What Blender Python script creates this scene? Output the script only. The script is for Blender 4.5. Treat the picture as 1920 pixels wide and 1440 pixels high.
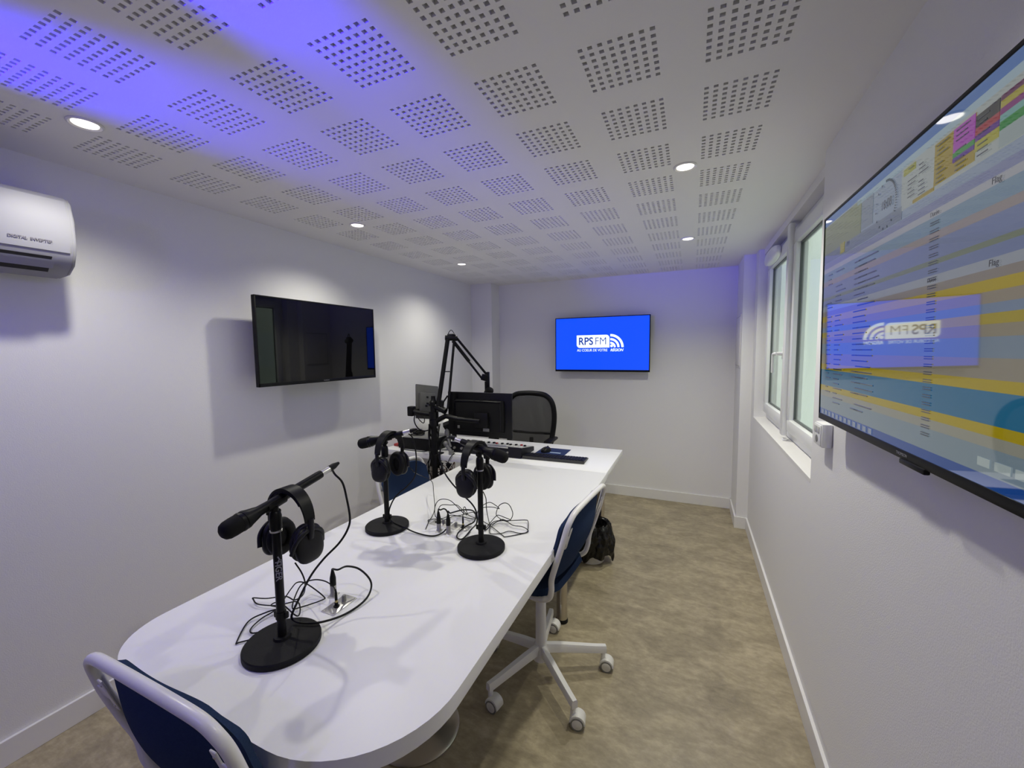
import bpy, bmesh, math, random
from mathutils import Vector, Matrix, Euler

random.seed(7)
for o in list(bpy.data.objects):
    bpy.data.objects.remove(o)
SC = bpy.context.scene
COL = SC.collection
PI = math.pi

# ------------------------------------------------------------------ camera
cam_data = bpy.data.cameras.new('camera')
cam_data.sensor_width = 36
cam_data.lens = 762.42 / 1920 * 36
cam_data.clip_start = 0.02
cam = bpy.data.objects.new('camera', cam_data)
COL.objects.link(cam)
RIGHT = Vector((0.91484718, 0.40365132, -0.01096538))
FWD = Vector((-0.40320601, 0.91169136, -0.07901754))
UP = Vector((-0.02189849, 0.07671028, 0.99681292))
m = Matrix((RIGHT, UP, -FWD)).transposed().to_4x4()
m.translation = (-0.0223, -1.0782, 1.5193)
cam.matrix_world = m
SC.camera = cam

# ------------------------------------------------------------------ world, exposure, lights
world = bpy.data.worlds.new('world')
SC.world = world
world.use_nodes = True
bg = world.node_tree.nodes['Background']
bg.inputs[0].default_value = (0.70, 0.76, 0.74, 1)
bg.inputs[1].default_value = 1.9
SC.view_settings.view_transform = 'Standard'
SC.view_settings.look = 'None'
SC.view_settings.gamma = 1
SC.view_settings.use_curve_mapping = False
SC.view_settings.exposure = 0.22

H = 2.28
LAMPS = [(-1.857, -0.363, 0.70), (-0.065, -0.363, 0.56), (-1.857, 0.826, 1.05),
         (-0.065, 0.826, 1.3), (-1.857, 2.026, 0.76), (-0.065, 2.026, 1.4)]
LAMP_W = 30.0

def spot(name, loc, target, power, color, angle, blend, radius=0.02):
    d = bpy.data.lights.new(name, 'SPOT')
    d.energy = power; d.color = color
    d.spot_size = math.radians(angle); d.spot_blend = blend
    d.shadow_soft_size = radius
    o = bpy.data.objects.new(name, d)
    COL.objects.link(o)
    o.location = loc
    o.rotation_euler = (Vector(target) - Vector(loc)).to_track_quat('-Z', 'Y').to_euler()
    return o

BLUE = (0.02, 0.0, 1.0)
spot('stage_or_fill_light', (-1.90, -1.30, 2.12), (-1.50, -0.35, 2.29), 230, BLUE, 36, 1.0, 0.02)
spot('stage_or_fill_light', (-0.93, -1.15, 2.10), (-0.88, -0.45, 2.31), 120, BLUE, 32, 1.0, 0.02)
spot('stage_or_fill_light', (-1.30, -1.30, 2.05), (-1.75, 3.2, 2.24), 22, (0.25, 0.15, 1.0), 30, 1.0, 0.03)
spot('stage_or_fill_light', (-1.30, -1.9, 1.95), (-1.7, 0.2, 1.0), 17, (0.22, 0.18, 1.0), 130, 1.0, 0.04)  # added wide blue fill to tint left wall and table, no fixture of its own

# ------------------------------------------------------------------ materials
def mat(name, color, rough=0.5, metal=0.0, emis=None, estr=0.0, spec=0.5, coat=0.0,
        noise=None, bump=None, sheen=0.0, trans=0.0):
    """noise = (scale, amount, colour2) mottles the colour, bump = (scale, strength)."""
    m = bpy.data.materials.new(name)
    m.use_nodes = True
    nt = m.node_tree
    b = nt.nodes['Principled BSDF']
    c = tuple(color) + (1,)
    b.inputs['Base Color'].default_value = c
    b.inputs['Roughness'].default_value = rough
    b.inputs['Metallic'].default_value = metal
    b.inputs['Specular IOR Level'].default_value = spec
    b.inputs['Coat Weight'].default_value = coat
    b.inputs['Sheen Weight'].default_value = sheen
    b.inputs['Transmission Weight'].default_value = trans
    if emis:
        b.inputs['Emission Color'].default_value = tuple(emis) + (1,)
        b.inputs['Emission Strength'].default_value = estr
    if noise or bump:
        tc = nt.nodes.new('ShaderNodeTexCoord')
    if noise:
        n = nt.nodes.new('ShaderNodeTexNoise')
        n.inputs['Scale'].default_value = noise[0]
        n.inputs['Detail'].default_value = 6
        mix = nt.nodes.new('ShaderNodeMix'); mix.data_type = 'RGBA'
        mr = nt.nodes.new('ShaderNodeMapRange')
        mr.inputs['From Min'].default_value = 0.35; mr.inputs['From Max'].default_value = 0.65
        mr.inputs['To Max'].default_value = noise[1]
        nt.links.new(tc.outputs['Object'], n.inputs['Vector'])
        nt.links.new(n.outputs['Fac'], mr.inputs['Value'])
        nt.links.new(mr.outputs['Result'], mix.inputs['Factor'])
        mix.inputs['A'].default_value = c
        mix.inputs['B'].default_value = tuple(noise[2]) + (1,)
        nt.links.new(mix.outputs['Result'], b.inputs['Base Color'])
    if bump:
        n2 = nt.nodes.new('ShaderNodeTexNoise')
        n2.inputs['Scale'].default_value = bump[0]
        n2.inputs['Detail'].default_value = 3
        bp = nt.nodes.new('ShaderNodeBump')
        bp.inputs['Strength'].default_value = bump[1]
        bp.inputs['Distance'].default_value = 0.002
        nt.links.new(tc.outputs['Object'], n2.inputs['Vector'])
        nt.links.new(n2.outputs['Fac'], bp.inputs['Height'])
        nt.links.new(bp.outputs['Normal'], b.inputs['Normal'])
    return m

M = {}
M['wall'] = mat('wall_paint', (0.82, 0.815, 0.815), 0.6, bump=(260, 0.35))
M['ceiling'] = mat('ceiling_board', (0.88, 0.87, 0.865), 0.8, bump=(300, 0.1))
M['felt'] = mat('acoustic_felt', (0.012, 0.011, 0.011), 0.95)
M['trim'] = mat('trim_paint', (0.80, 0.79, 0.78), 0.35)
M['pvc'] = mat('white_pvc', (0.80, 0.81, 0.81), 0.3)
M['gasket'] = mat('grey_gasket', (0.10, 0.11, 0.11), 0.5)
M['top'] = mat('white_laminate', (0.82, 0.82, 0.82), 0.38, noise=(3, 0.05, (0.75, 0.75, 0.76)))
M['chrome'] = mat('brushed_steel', (0.55, 0.51, 0.46), 0.28, 1.0, bump=(90, 0.05))
M['silver'] = mat('silver_metal', (0.62, 0.61, 0.60), 0.35, 0.9)
M['nickel'] = mat('nickel_plate', (0.45, 0.44, 0.43), 0.4, 0.8)
M['blackplastic'] = mat('black_plastic', (0.004, 0.004, 0.005), 0.42, spec=0.22)
M['blackmatte'] = mat('black_matte', (0.006, 0.006, 0.006), 0.75, bump=(400, 0.2), spec=0.2)
M['blackmetal'] = mat('black_powder_coat', (0.006, 0.006, 0.007), 0.6, bump=(600, 0.3), spec=0.2)
M['blackpad'] = mat('black_leatherette', (0.005, 0.005, 0.006), 0.65, bump=(200, 0.3), spec=0.25)
M['cupgrey'] = mat('dark_grey_plastic', (0.009, 0.009, 0.011), 0.42, spec=0.25)
M['rubber'] = mat('black_rubber', (0.005, 0.005, 0.005), 0.55, spec=0.25)
M['chairwhite'] = mat('white_powder_coat', (0.78, 0.77, 0.76), 0.3, bump=(500, 0.05))
M['castor'] = mat('white_castor_plastic', (0.72, 0.71, 0.68), 0.35)
M['bluefabric'] = mat('blue_fabric', (0.020, 0.036, 0.084), 0.95, bump=(900, 0.5), spec=0.1,
                      noise=(300, 0.4, (0.028, 0.050, 0.110)))
M['lampglass'] = mat('lit_lamp', (1, 1, 1), 0.4, emis=(1.0, 0.93, 0.82), estr=2.4)
M['acwhite'] = mat('ac_plastic', (0.34, 0.34, 0.37), 0.5, spec=0.3)
M['acdark'] = mat('ac_vent_dark', (0.02, 0.02, 0.025), 0.6)
M['greytext'] = mat('grey_print', (0.18, 0.17, 0.2), 0.5)
M['whitetext'] = mat('white_print', (0.28, 0.28, 0.30), 0.5)
M['bin'] = mat('bin_plastic', (0.70, 0.69, 0.66), 0.4)
M['greyplastic'] = mat('grey_plastic', (0.20, 0.20, 0.19), 0.45)
M['lightgrey'] = mat('light_grey_plastic', (0.50, 0.50, 0.48), 0.4)
M['matblue'] = mat('blue_mouse_mat', (0.004, 0.018, 0.09), 0.8)
M['red'] = mat('red_plastic', (0.35, 0.02, 0.02), 0.5)
M['yellow'] = mat('yellow_tape', (0.6, 0.5, 0.18), 0.5)
M['brown'] = mat('copper_wire', (0.25, 0.11, 0.06), 0.5)
M['outside'] = mat('pale_render_wall', (0.72, 0.74, 0.68), 0.9, bump=(30, 0.4))
M['smallmon'] = mat('dark_grey_casing', (0.085, 0.085, 0.08), 0.5)
M['kbcase'] = mat('keyboard_case', (0.035, 0.035, 0.037), 0.45)
M['paper'] = mat('white_paper', (0.8, 0.8, 0.78), 0.6)

# floor: mottled grey-brown vinyl
def floor_material():
    m = mat('mottled_vinyl', (0.15, 0.125, 0.09), 0.42, bump=(120, 0.15))
    nt = m.node_tree; b = nt.nodes['Principled BSDF']
    tc = nt.nodes.new('ShaderNodeTexCoord')
    mp = nt.nodes.new('ShaderNodeMapping')
    mp.inputs['Scale'].default_value = (1.0, 1.7, 1)
    mp.inputs['Rotation'].default_value = (0, 0, 0.12)
    nt.links.new(tc.outputs['Object'], mp.inputs['Vector'])
    n1 = nt.nodes.new('ShaderNodeTexNoise'); n1.inputs['Scale'].default_value = 4.0; n1.inputs['Detail'].default_value = 10; n1.inputs['Roughness'].default_value = 0.68
    n1.inputs['Distortion'].default_value = 0.6
    n2 = nt.nodes.new('ShaderNodeTexNoise'); n2.inputs['Scale'].default_value = 22; n2.inputs['Detail'].default_value = 6; n2.inputs['Roughness'].default_value = 0.7
    nt.links.new(mp.outputs['Vector'], n1.inputs['Vector']); nt.links.new(mp.outputs['Vector'], n2.inputs['Vector'])
    mx = nt.nodes.new('ShaderNodeMix'); mx.data_type = 'FLOAT'; mx.inputs['Factor'].default_value = 0.4
    nt.links.new(n1.outputs['Fac'], mx.inputs['A']); nt.links.new(n2.outputs['Fac'], mx.inputs['B'])
    cr = nt.nodes.new('ShaderNodeValToRGB')
    e = cr.color_ramp.elements
    e[0].position = 0.34; e[0].color = (0.205, 0.172, 0.112, 1)
    e[1].position = 0.66; e[1].color = (0.50, 0.425, 0.285, 1)
    k = e.new(0.5); k.color = (0.335, 0.283, 0.186, 1)
    nt.links.new(mx.outputs['Result'], cr.inputs['Fac'])
    nt.links.new(cr.outputs['Color'], b.inputs['Base Color'])
    return m
M['floor'] = floor_material()

def bag_material():
    m = mat('black_bin_liner', (0.003, 0.003, 0.003), 0.25, spec=0.35, bump=None)
    nt = m.node_tree; b = nt.nodes['Principled BSDF']
    tc = nt.nodes.new('ShaderNodeTexCoord')
    n = nt.nodes.new('ShaderNodeTexVoronoi'); n.inputs['Scale'].default_value = 26
    bp = nt.nodes.new('ShaderNodeBump'); bp.inputs['Strength'].default_value = 0.9; bp.inputs['Distance'].default_value = 0.012
    nt.links.new(tc.outputs['Object'], n.inputs['Vector']); nt.links.new(n.outputs['Distance'], bp.inputs['Height'])
    nt.links.new(bp.outputs['Normal'], b.inputs['Normal'])
    return m
M['bag'] = bag_material()

def glass_material():
    m = bpy.data.materials.new('window_glass'); m.use_nodes = True
    nt = m.node_tree
    for n in list(nt.nodes): nt.nodes.remove(n)
    out = nt.nodes.new('ShaderNodeOutputMaterial')
    t = nt.nodes.new('ShaderNodeBsdfTransparent'); t.inputs[0].default_value = (0.92, 0.97, 0.94, 1)
    g = nt.nodes.new('ShaderNodeBsdfGlossy'); g.inputs['Roughness'].default_value = 0.01
    ge = nt.nodes.new('ShaderNodeNewGeometry')
    dp = nt.nodes.new('ShaderNodeVectorMath'); dp.operation = 'DOT_PRODUCT'
    nt.links.new(ge.outputs['Normal'], dp.inputs[0]); nt.links.new(ge.outputs['Incoming'], dp.inputs[1])
    ab = nt.nodes.new('ShaderNodeMath'); ab.operation = 'ABSOLUTE'; nt.links.new(dp.outputs['Value'], ab.inputs[0])
    om = nt.nodes.new('ShaderNodeMath'); om.operation = 'SUBTRACT'; om.inputs[0].default_value = 1.0; nt.links.new(ab.outputs[0], om.inputs[1])
    pw = nt.nodes.new('ShaderNodeMath'); pw.operation = 'POWER'; pw.inputs[1].default_value = 5.0; nt.links.new(om.outputs[0], pw.inputs[0])
    f = nt.nodes.new('ShaderNodeMath'); f.operation = 'MULTIPLY_ADD'; f.inputs[1].default_value = 0.96; f.inputs[2].default_value = 0.04; nt.links.new(pw.outputs[0], f.inputs[0])
    mx = nt.nodes.new('ShaderNodeMixShader')
    nt.links.new(f.outputs[0], mx.inputs[0]); nt.links.new(t.outputs[0], mx.inputs[1]); nt.links.new(g.outputs[0], mx.inputs[2])
    nt.links.new(mx.outputs[0], out.inputs['Surface'])
    return m
M['glass'] = glass_material()

def mesh_fabric_material():
    """woven see-through chair back: real gaps are too fine to model, so the weave is a fine alpha pattern"""
    m = mat('black_mesh_fabric', (0.012, 0.012, 0.013), 0.7)
    nt = m.node_tree; b = nt.nodes['Principled BSDF']
    tc = nt.nodes.new('ShaderNodeTexCoord')
    w1 = nt.nodes.new('ShaderNodeTexWave'); w1.bands_direction = 'X'; w1.inputs['Scale'].default_value = 60; w1.inputs['Distortion'].default_value = 0
    w2 = nt.nodes.new('ShaderNodeTexWave'); w2.bands_direction = 'Z'; w2.inputs['Scale'].default_value = 60; w2.inputs['Distortion'].default_value = 0
    ad = nt.nodes.new('ShaderNodeMath'); ad.operation = 'MAXIMUM'
    gt = nt.nodes.new('ShaderNodeMath'); gt.operation = 'GREATER_THAN'; gt.inputs[1].default_value = 0.28
    nt.links.new(tc.outputs['Object'], w1.inputs['Vector']); nt.links.new(tc.outputs['Object'], w2.inputs['Vector'])
    nt.links.new(w1.outputs['Fac'], ad.inputs[0]); nt.links.new(w2.outputs['Fac'], ad.inputs[1])
    nt.links.new(ad.outputs[0], gt.inputs[0])
    nt.links.new(gt.outputs[0], b.inputs['Alpha'])
    return m
M['mesh'] = mesh_fabric_material()

def screen_mat(name, col, strength=1.0, gloss=0.04, coat=0.0):
    """a lit screen colour under glossy glass"""
    return mat(name, (0.01, 0.01, 0.012), gloss, emis=col, estr=strength, spec=0.5, coat=coat)

# ------------------------------------------------------------------ mesh helpers
def catmull(pts, n=6, closed=False):
    P = [Vector(p) for p in pts]
    out = []
    k = len(P)
    rng = range(k) if closed else range(k - 1)
    for i in rng:
        if closed:
            p0, p1, p2, p3 = P[(i-1) % k], P[i], P[(i+1) % k], P[(i+2) % k]
        else:
            p1, p2 = P[i], P[i+1]
            p0 = P[i-1] if i > 0 else p1 * 2 - p2
            p3 = P[i+2] if i + 2 < k else p2 * 2 - p1
        for j in range(n):
            t = j / n
            out.append(0.5 * ((2*p1) + (p2-p0)*t + (2*p0-5*p1+4*p2-p3)*t*t + (3*p1-p0-3*p2+p3)*t*t*t))
    if not closed:
        out.append(P[-1].copy())
    return out

def world_of(o):
    if o.parent is None: return o.matrix_basis.copy()
    return world_of(o.parent) @ o.matrix_parent_inverse @ o.matrix_basis

class MB:
    """collects shapes into one mesh"""
    def __init__(self):
        self.bm = bmesh.new()
    def box(self, c, s, rot=None, bev=0.0, seg=2):
        r = bmesh.ops.create_cube(self.bm, size=1)
        vs = r['verts']
        bmesh.ops.scale(self.bm, vec=s, verts=vs)
        if bev > 0:
            es = list({e for v in vs for e in v.link_edges})
            rr = bmesh.ops.bevel(self.bm, geom=es, offset=bev, segments=seg, affect='EDGES', profile=0.5)
            vs = list({v for f in rr['faces'] for v in f.verts} | {v for v in vs if v.is_valid})
        mt = Matrix.Translation(Vector(c))
        if rot is not None:
            mt = mt @ (rot.to_4x4() if hasattr(rot, 'to_4x4') else Euler(rot).to_matrix().to_4x4())
        bmesh.ops.transform(self.bm, matrix=mt, verts=vs)
        return self
    def span(self, a, b, bev=0.0):
        a = Vector(a); b = Vector(b)
        return self.box((a+b)/2, [abs(x) for x in (b-a)], None, bev)
    def tube(self, pts, r, seg=10, closed=False, smooth=0, caps=True):
        if smooth:
            P = catmull(pts, smooth, closed)
        else:
            P = [Vector(p) for p in pts]
        n = len(P)
        rad = r if callable(r) else (lambda t: r)
        tang = []
        for i in range(n):
            if closed:
                t = P[(i+1) % n] - P[(i-1) % n]
            else:
                t = P[min(i+1, n-1)] - P[max(i-1, 0)]
            if t.length < 1e-9: t = Vector((0, 0, 1))
            tang.append(t.normalized())
        ref = Vector((0, 0, 1)) if abs(tang[0].z) < 0.9 else Vector((1, 0, 0))
        nrm = tang[0].cross(ref).normalized()
        rings = []
        for i in range(n):
            if i:
                ax = tang[i-1].cross(tang[i])
                if ax.length > 1e-9:
                    nrm = Matrix.Rotation(tang[i-1].angle(tang[i]), 3, ax.normalized()) @ nrm
            bi = tang[i].cross(nrm).normalized()
            rr = rad(i / max(1, n-1))
            rings.append([self.bm.verts.new(P[i] + (nrm*math.cos(2*PI*k/seg) + bi*math.sin(2*PI*k/seg)) * rr) for k in range(seg)])
        for i in range(n if closed else n-1):
            a = rings[i]; b = rings[(i+1) % n]
            for k in range(seg):
                self.bm.faces.new((a[k], a[(k+1) % seg], b[(k+1) % seg], b[k]))
        if caps and not closed:
            self.bm.faces.new(list(reversed(rings[0])))
            self.bm.faces.new(rings[-1])
        return self
    def cyl(self, a, b, r0, r1=None, seg=24):
        r1 = r0 if r1 is None else r1
        return self.tube([a, b], lambda t: r0 + (r1-r0)*t, seg)
    def lathe(self, prof, origin=(0, 0, 0), axis=(0, 0, 1), seg=32):
        """prof = [(radius, height), ...]"""
        q = Vector((0, 0, 1)).rotation_difference(Vector(axis).normalized())
        o = Vector(origin)
        rings = []
        for (r, h) in prof:
            if r < 1e-6:
                rings.append([self.bm.verts.new(o + q @ Vector((0, 0, h)))])
            else:
                rings.append([self.bm.verts.new(o + q @ Vector((r*math.cos(2*PI*k/seg), r*math.sin(2*PI*k/seg), h))) for k in range(seg)])
        for a, b in zip(rings, rings[1:]):
            for k in range(seg):
                va = [a[0]] if len(a) == 1 else [a[k], a[(k+1) % seg]]
                vb = [b[0]] if len(b) == 1 else [b[(k+1) % seg], b[k]]
                if len(va) + len(vb) >= 3:
                    self.bm.faces.new(va + vb)
        if len(rings[0]) > 1: self.bm.faces.new(list(reversed(rings[0])))
        if len(rings[-1]) > 1: self.bm.faces.new(rings[-1])
        return self
    def prism(self, outline, z0, z1, mtx=None, bev=0.0):
        """outline in XY, extruded along Z, then moved by mtx"""
        vb = [self.bm.verts.new((x, y, z0)) for x, y in outline]
        vt = [self.bm.verts.new((x, y, z1)) for x, y in outline]
        n = len(outline)
        fs = [self.bm.faces.new(list(reversed(vb))), self.bm.faces.new(vt)]
        for i in range(n):
            fs.append(self.bm.faces.new((vb[i], vb[(i+1) % n], vt[(i+1) % n], vt[i])))
        vs = vb + vt
        if bev > 0:
            es = list({e for f in fs[:2] for e in f.edges})
            rr = bmesh.ops.bevel(self.bm, geom=es, offset=bev, segments=2, affect='EDGES', profile=0.5)
            vs = list({v for f in rr['faces'] for v in f.verts} | {v for v in vs if v.is_valid})
        if mtx is not None:
            bmesh.ops.transform(self.bm, matrix=mtx, verts=vs)
        return self
    def ell(self, c, r, mtx=None, p=2.0, seg=28, rings=18):
        """superellipsoid"""
        def sp(v, e): return math.copysign(abs(v) ** e, v)
        e = 2.0 / p
        R_ = []
        for i in range(rings + 1):
            ph = -PI/2 + PI*i/rings
            if i in (0, rings):
                R_.append([self.bm.verts.new((0, 0, r[2]*math.copysign(1, ph)))])
            else:
                R_.append([self.bm.verts.new((r[0]*sp(math.cos(ph), e)*sp(math.cos(2*PI*k/seg), e),
                                              r[1]*sp(math.cos(ph), e)*sp(math.sin(2*PI*k/seg), e),
                                              r[2]*sp(math.sin(ph), e))) for k in range(seg)])
        for a, b in zip(R_, R_[1:]):
            for k in range(seg):
                va = [a[0]] if len(a) == 1 else [a[k], a[(k+1) % seg]]
                vb = [b[0]] if len(b) == 1 else [b[(k+1) % seg], b[k]]
                self.bm.faces.new(va + vb)
        vs = [v for q in R_ for v in q]
        mt = Matrix.Translation(Vector(c)) @ (mtx.to_4x4() if mtx is not None else Matrix.Identity(4))
        bmesh.ops.transform(self.bm, matrix=mt, verts=vs)
        return self
    def grid(self, fn, nu, nv, thick=0.0):
        """surface fn(u,v)->(x,y,z), optionally given thickness along its normal"""
        V = [[self.bm.verts.new(fn(i/nu, j/nv)) for j in range(nv+1)] for i in range(nu+1)]
        fs = []
        for i in range(nu):
            for j in range(nv):
                fs.append(self.bm.faces.new((V[i][j], V[i+1][j], V[i+1][j+1], V[i][j+1])))
        if thick:
            bmesh.ops.recalc_face_normals(self.bm, faces=fs)
            bmesh.ops.solidify(self.bm, geom=fs, thickness=thick)
        return self
    def build(self, name, material, parent=None, smooth=True, world=False):
        bmesh.ops.recalc_face_normals(self.bm, faces=self.bm.faces)
        me = bpy.data.meshes.new(name)
        self.bm.to_mesh(me); self.bm.free()
        if material: me.materials.append(material)
        if smooth:
            for p in me.polygons: p.use_smooth = True
            me.set_sharp_from_angle(angle=math.radians(38))
        o = bpy.data.objects.new(name, me)
        COL.objects.link(o)
        if parent is not None:
            o.parent = parent
            if world:
                o.matrix_parent_inverse = world_of(parent).inverted()
        return o

def empty(name, label, cat, loc=(0, 0, 0), rz=0.0, group=None):
    o = bpy.data.objects.new(name, None)
    o.empty_display_size = 0.05
    COL.objects.link(o)
    o.location = loc; o.rotation_euler = (0, 0, rz)
    tag(o, label, cat, group)
    return o
def tag(o, label=None, cat=None, group=None, kind=None):
    if label: o['label'] = label
    if cat: o['category'] = cat
    if group: o['group'] = group
    if kind: o['kind'] = kind
    return o
def struct(o):
    o['kind'] = 'structure'
    return o
def copy_tree(o, parent=None):
    c = o.copy(); COL.objects.link(c)
    if parent is not None: c.parent = parent
    for ch in list(o.children):
        copy_tree(ch, c)
    return c
def text(name, s, size, material, parent, mtx, align='CENTER', bold=0.0, shear=0.0, extrude=0.0002, space=1.0, sx=1.0):
    cu = bpy.data.curves.new(name, 'FONT')
    cu.body = s; cu.size = size; cu.align_x = align; cu.align_y = 'CENTER'
    cu.offset = bold; cu.shear = shear; cu.extrude = extrude; cu.space_character = space
    tmp = bpy.data.objects.new('tmp', cu)
    COL.objects.link(tmp)
    bpy.context.view_layer.update()
    me = bpy.data.meshes.new_from_object(tmp.evaluated_get(bpy.context.evaluated_depsgraph_get()))
    bpy.data.objects.remove(tmp)
    me.transform(Matrix.Diagonal((sx, 1, 1, 1)))
    me.transform(mtx)
    me.name = name
    me.materials.clear(); me.materials.append(material)
    o = bpy.data.objects.new(name, me)
    COL.objects.link(o)
    if parent is not None: o.parent = parent
    return o

# ------------------------------------------------------------------ the room
XL, XR, YB, YF = -2.335, 0.435, 3.225, -2.45
TW = 0.25
def build_room():
    b = MB(); b.span((XL-0.1, YF-0.1, -0.1), (XR+0.15, YB+0.1, 0)); struct(b.build('floor', M['floor'], smooth=False))
    b = MB(); b.span((XL-TW, YF-TW, 0), (XL, YB+TW, H+0.1)); struct(b.build('wall_left', M['wall'], smooth=False))
    b = MB(); b.span((XL, YB, 0), (XR+TW, YB+TW, H+0.1)); struct(b.build('wall_back', M['wall'], smooth=False))
    b = MB(); b.span((XL, YF-TW, 0), (XR+TW, YF, H+0.1)); struct(b.build('wall_front', M['wall'], smooth=False))
    # right wall: full height near the camera and far side, low part under the window
    b = MB()
    RW = 0.15
    b.span((XR, YF, 0), (XR+RW, 0.915, H+0.1))
    b.span((XR, 0.915, 0), (XR+RW, 2.62, 0.98))
    b.span((XR, 2.62, 0), (XR+RW, YB, H+0.1))
    b.span((XR-0.085, 2.77, 0), (XR, YB, H))
    struct(b.build('wall_right', M['wall'], smooth=False))
    b = MB(); b.span((XL, 3.02, 0), (-2.075, YB, H)); struct(b.build('wall_corner', M['wall'], smooth=False))
    # window sill lining
    b = MB(); b.span((XR-0.001, 0.915, 0.968), (XR+0.10, 2.62, 0.984)); struct(b.build('trim_1', M['trim'], smooth=False))
    # thin cover strips in the recess under the ceiling
    b = MB(); b.span((XR+0.035, 0.915, 2.235), (XR+0.10, 2.62, H)); struct(b.build('trim_2', M['trim'], smooth=False))
    # baseboards
    def bb(name, spans):
        b = MB()
        for s in spans: b.span(*s, bev=0.002)
        struct(b.build(name, M['trim'], smooth=False))
    t = 0.013; h = 0.1
    bb('baseboard_left', [((XL, YF, 0), (XL+t, 3.02, h))])
    bb('baseboard_back', [((-2.075, YB-t, 0), (XR-0.085, YB, h)), ((XL, 3.02-t, 0), (-2.075+t, 3.02, h)), ((-2.075, 3.02, 0), (-2.075+t, YB, h))])
    bb('baseboard_right', [((XR-t, YF, 0), (XR, 2.77, h)), ((XR-0.085-t, 2.77-t, 0), (XR-t, 2.77, h)), ((XR-0.085-t, 2.77, 0), (XR-0.085, YB, h))])
build_room()

def build_ceiling():
    """plasterboard with blocks of 8 x 8 square perforations, 25 mm pitch, blocks every 300 mm"""
    hw = 0.0061
    xs = [XL-0.05]; hx = []
    def axis(lo, hi, starts):
        cuts = []
        for s in starts:
            for k in range(8):
                c = s + 0.025*k
                cuts += [c-hw, c+hw]
        return [lo] + cuts + [hi]
    sx = [-0.3*c for c in range(7, -1, -1)]
    sy = [0.3*r for r in range(-7, 11)]
    X = axis(XL-0.05, XR+0.15, sx)
    Y = axis(YF-0.05, YB+0.05, sy)
    bm = bmesh.new()
    V = {}
    def v(i, j):
        if (i, j) not in V: V[(i, j)] = bm.verts.new((X[i], Y[j], H))
        return V[(i, j)]
    d = 0.0125
    for i in range(len(X)-1):
        for j in range(len(Y)-1):
            if i % 2 == 1 and j % 2 == 1:
                # hole: four sides going up
                q = [v(i, j), v(i+1, j), v(i+1, j+1), v(i, j+1)]
                u = [bm.verts.new(p.co + Vector((0, 0, d))) for p in q]
                for k in range(4):
                    bm.faces.new((q[k], q[(k+1) % 4], u[(k+1) % 4], u[k]))
            else:
                bm.faces.new((v(i, j), v(i, j+1), v(i+1, j+1), v(i+1, j)))
    me = bpy.data.meshes.new('ceiling'); bm.to_mesh(me); bm.free()
    me.materials.append(M['ceiling'])
    o = bpy.data.objects.new('ceiling', me); COL.objects.link(o); struct(o)
    b = MB(); b.span((XL-0.05, YF-0.05, H+d), (XR+0.15, YB+0.05, H+d+0.05))
    b.build('acoustic_felt', M['felt'], o, smooth=False)
build_ceiling()

# ------------------------------------------------------------------ window
def build_window():
    root = bpy.data.objects.new('window_1', None); COL.objects.link(root)
    root.location = (0.50, 1.77, 0.984); struct(root)
    x0 = 0.50
    y0, y1, z0, z1 = 0.915, 2.62, 0.984, 2.235
    def frame(name, xa, xb, ya, yb, za, zb, w, parent, bev=0.006):
        b = MB()
        b.span((xa, ya, za), (xb, yb, za+w), bev=bev)
        b.span((xa, ya, zb-w), (xb, yb, zb), bev=bev)
        b.span((xa, ya, za+w*0.9), (xb, ya+w, zb-w*0.9), bev=bev)
        b.span((xa, yb-w, za+w*0.9), (xb, yb, zb-w*0.9), bev=bev)
        return b.build(name, M['pvc'], parent, world=True)
    frame('window_frame', x0+0.02, x0+0.075, y0, y1, z0, z1, 0.075, root)
    # far leaf and near leaf
    for (ya, yb) in ((1.735, 2.565), (0.97, 1.735)):
        s = frame('sash', x0-0.012, x0+0.05, ya+0.004, yb-0.004, z0+0.055, z1-0.055, 0.075, root, 0.012)
        g = MB()
        w = 0.075
        for (a, c) in (((ya+w, z0+0.055+w), (yb-w, z0+0.062+w)), ((ya+w, z1-0.062-w), (yb-w, z1-0.055-w)),
                       ((ya+w, z0+0.055+w), (ya+w+0.007, z1-0.055-w)), ((yb-w-0.007, z0+0.055+w), (yb-w, z1-0.055-w))):
            g.span((x0+0.012, a[0], a[1]), (x0+0.03, c[0], c[1]))
        g.build('gasket', M['gasket'], s, smooth=False, world=True)
        p = MB(); p.span((x0+0.018, ya+w-0.01, z0+0.05+w), (x0+0.022, yb-w+0.01, z1-0.05-w))
        p.build('pane', M['glass'], root, smooth=False, world=True)
    b = MB(); b.span((x0-0.034, 1.70, z0+0.03), (x0-0.008, 1.765, z1-0.01), bev=0.006)
    b.build('mullion_cover', M['pvc'], root, world=True)
    # handle on the far leaf's stile
    b = MB(); b.span((x0-0.026, 1.80, 1.455), (x0-0.010, 1.835, 1.53), bev=0.006)
    b.cyl((x0-0.02, 1.817, 1.49), (x0-0.055, 1.817, 1.49), 0.011)
    b.tube([(x0-0.052, 1.817, 1.49), (x0-0.056, 1.90, 1.487), (x0-0.056, 1.92, 1.47), (x0-0.054, 1.93, 1.37)], 0.010, 10, smooth=4)
    b.build('window_handle', M['pvc'], root, world=True)
    # oval trickle vent on the head of the far leaf
    b = MB(); b.ell((x0-0.03, 2.26, 2.155), (0.03, 0.22, 0.045), p=3.0)
    b.build('trickle_vent', M['pvc'], root, world=True)
    for z in (1.02, ):
        b = MB(); b.span((x0-0.028, 1.70, z0-0.0), (x0-0.006, 1.74, z0+0.012), bev=0.003); b.build('drain_cap', M['pvc'], root, world=True)
build_window()
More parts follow.
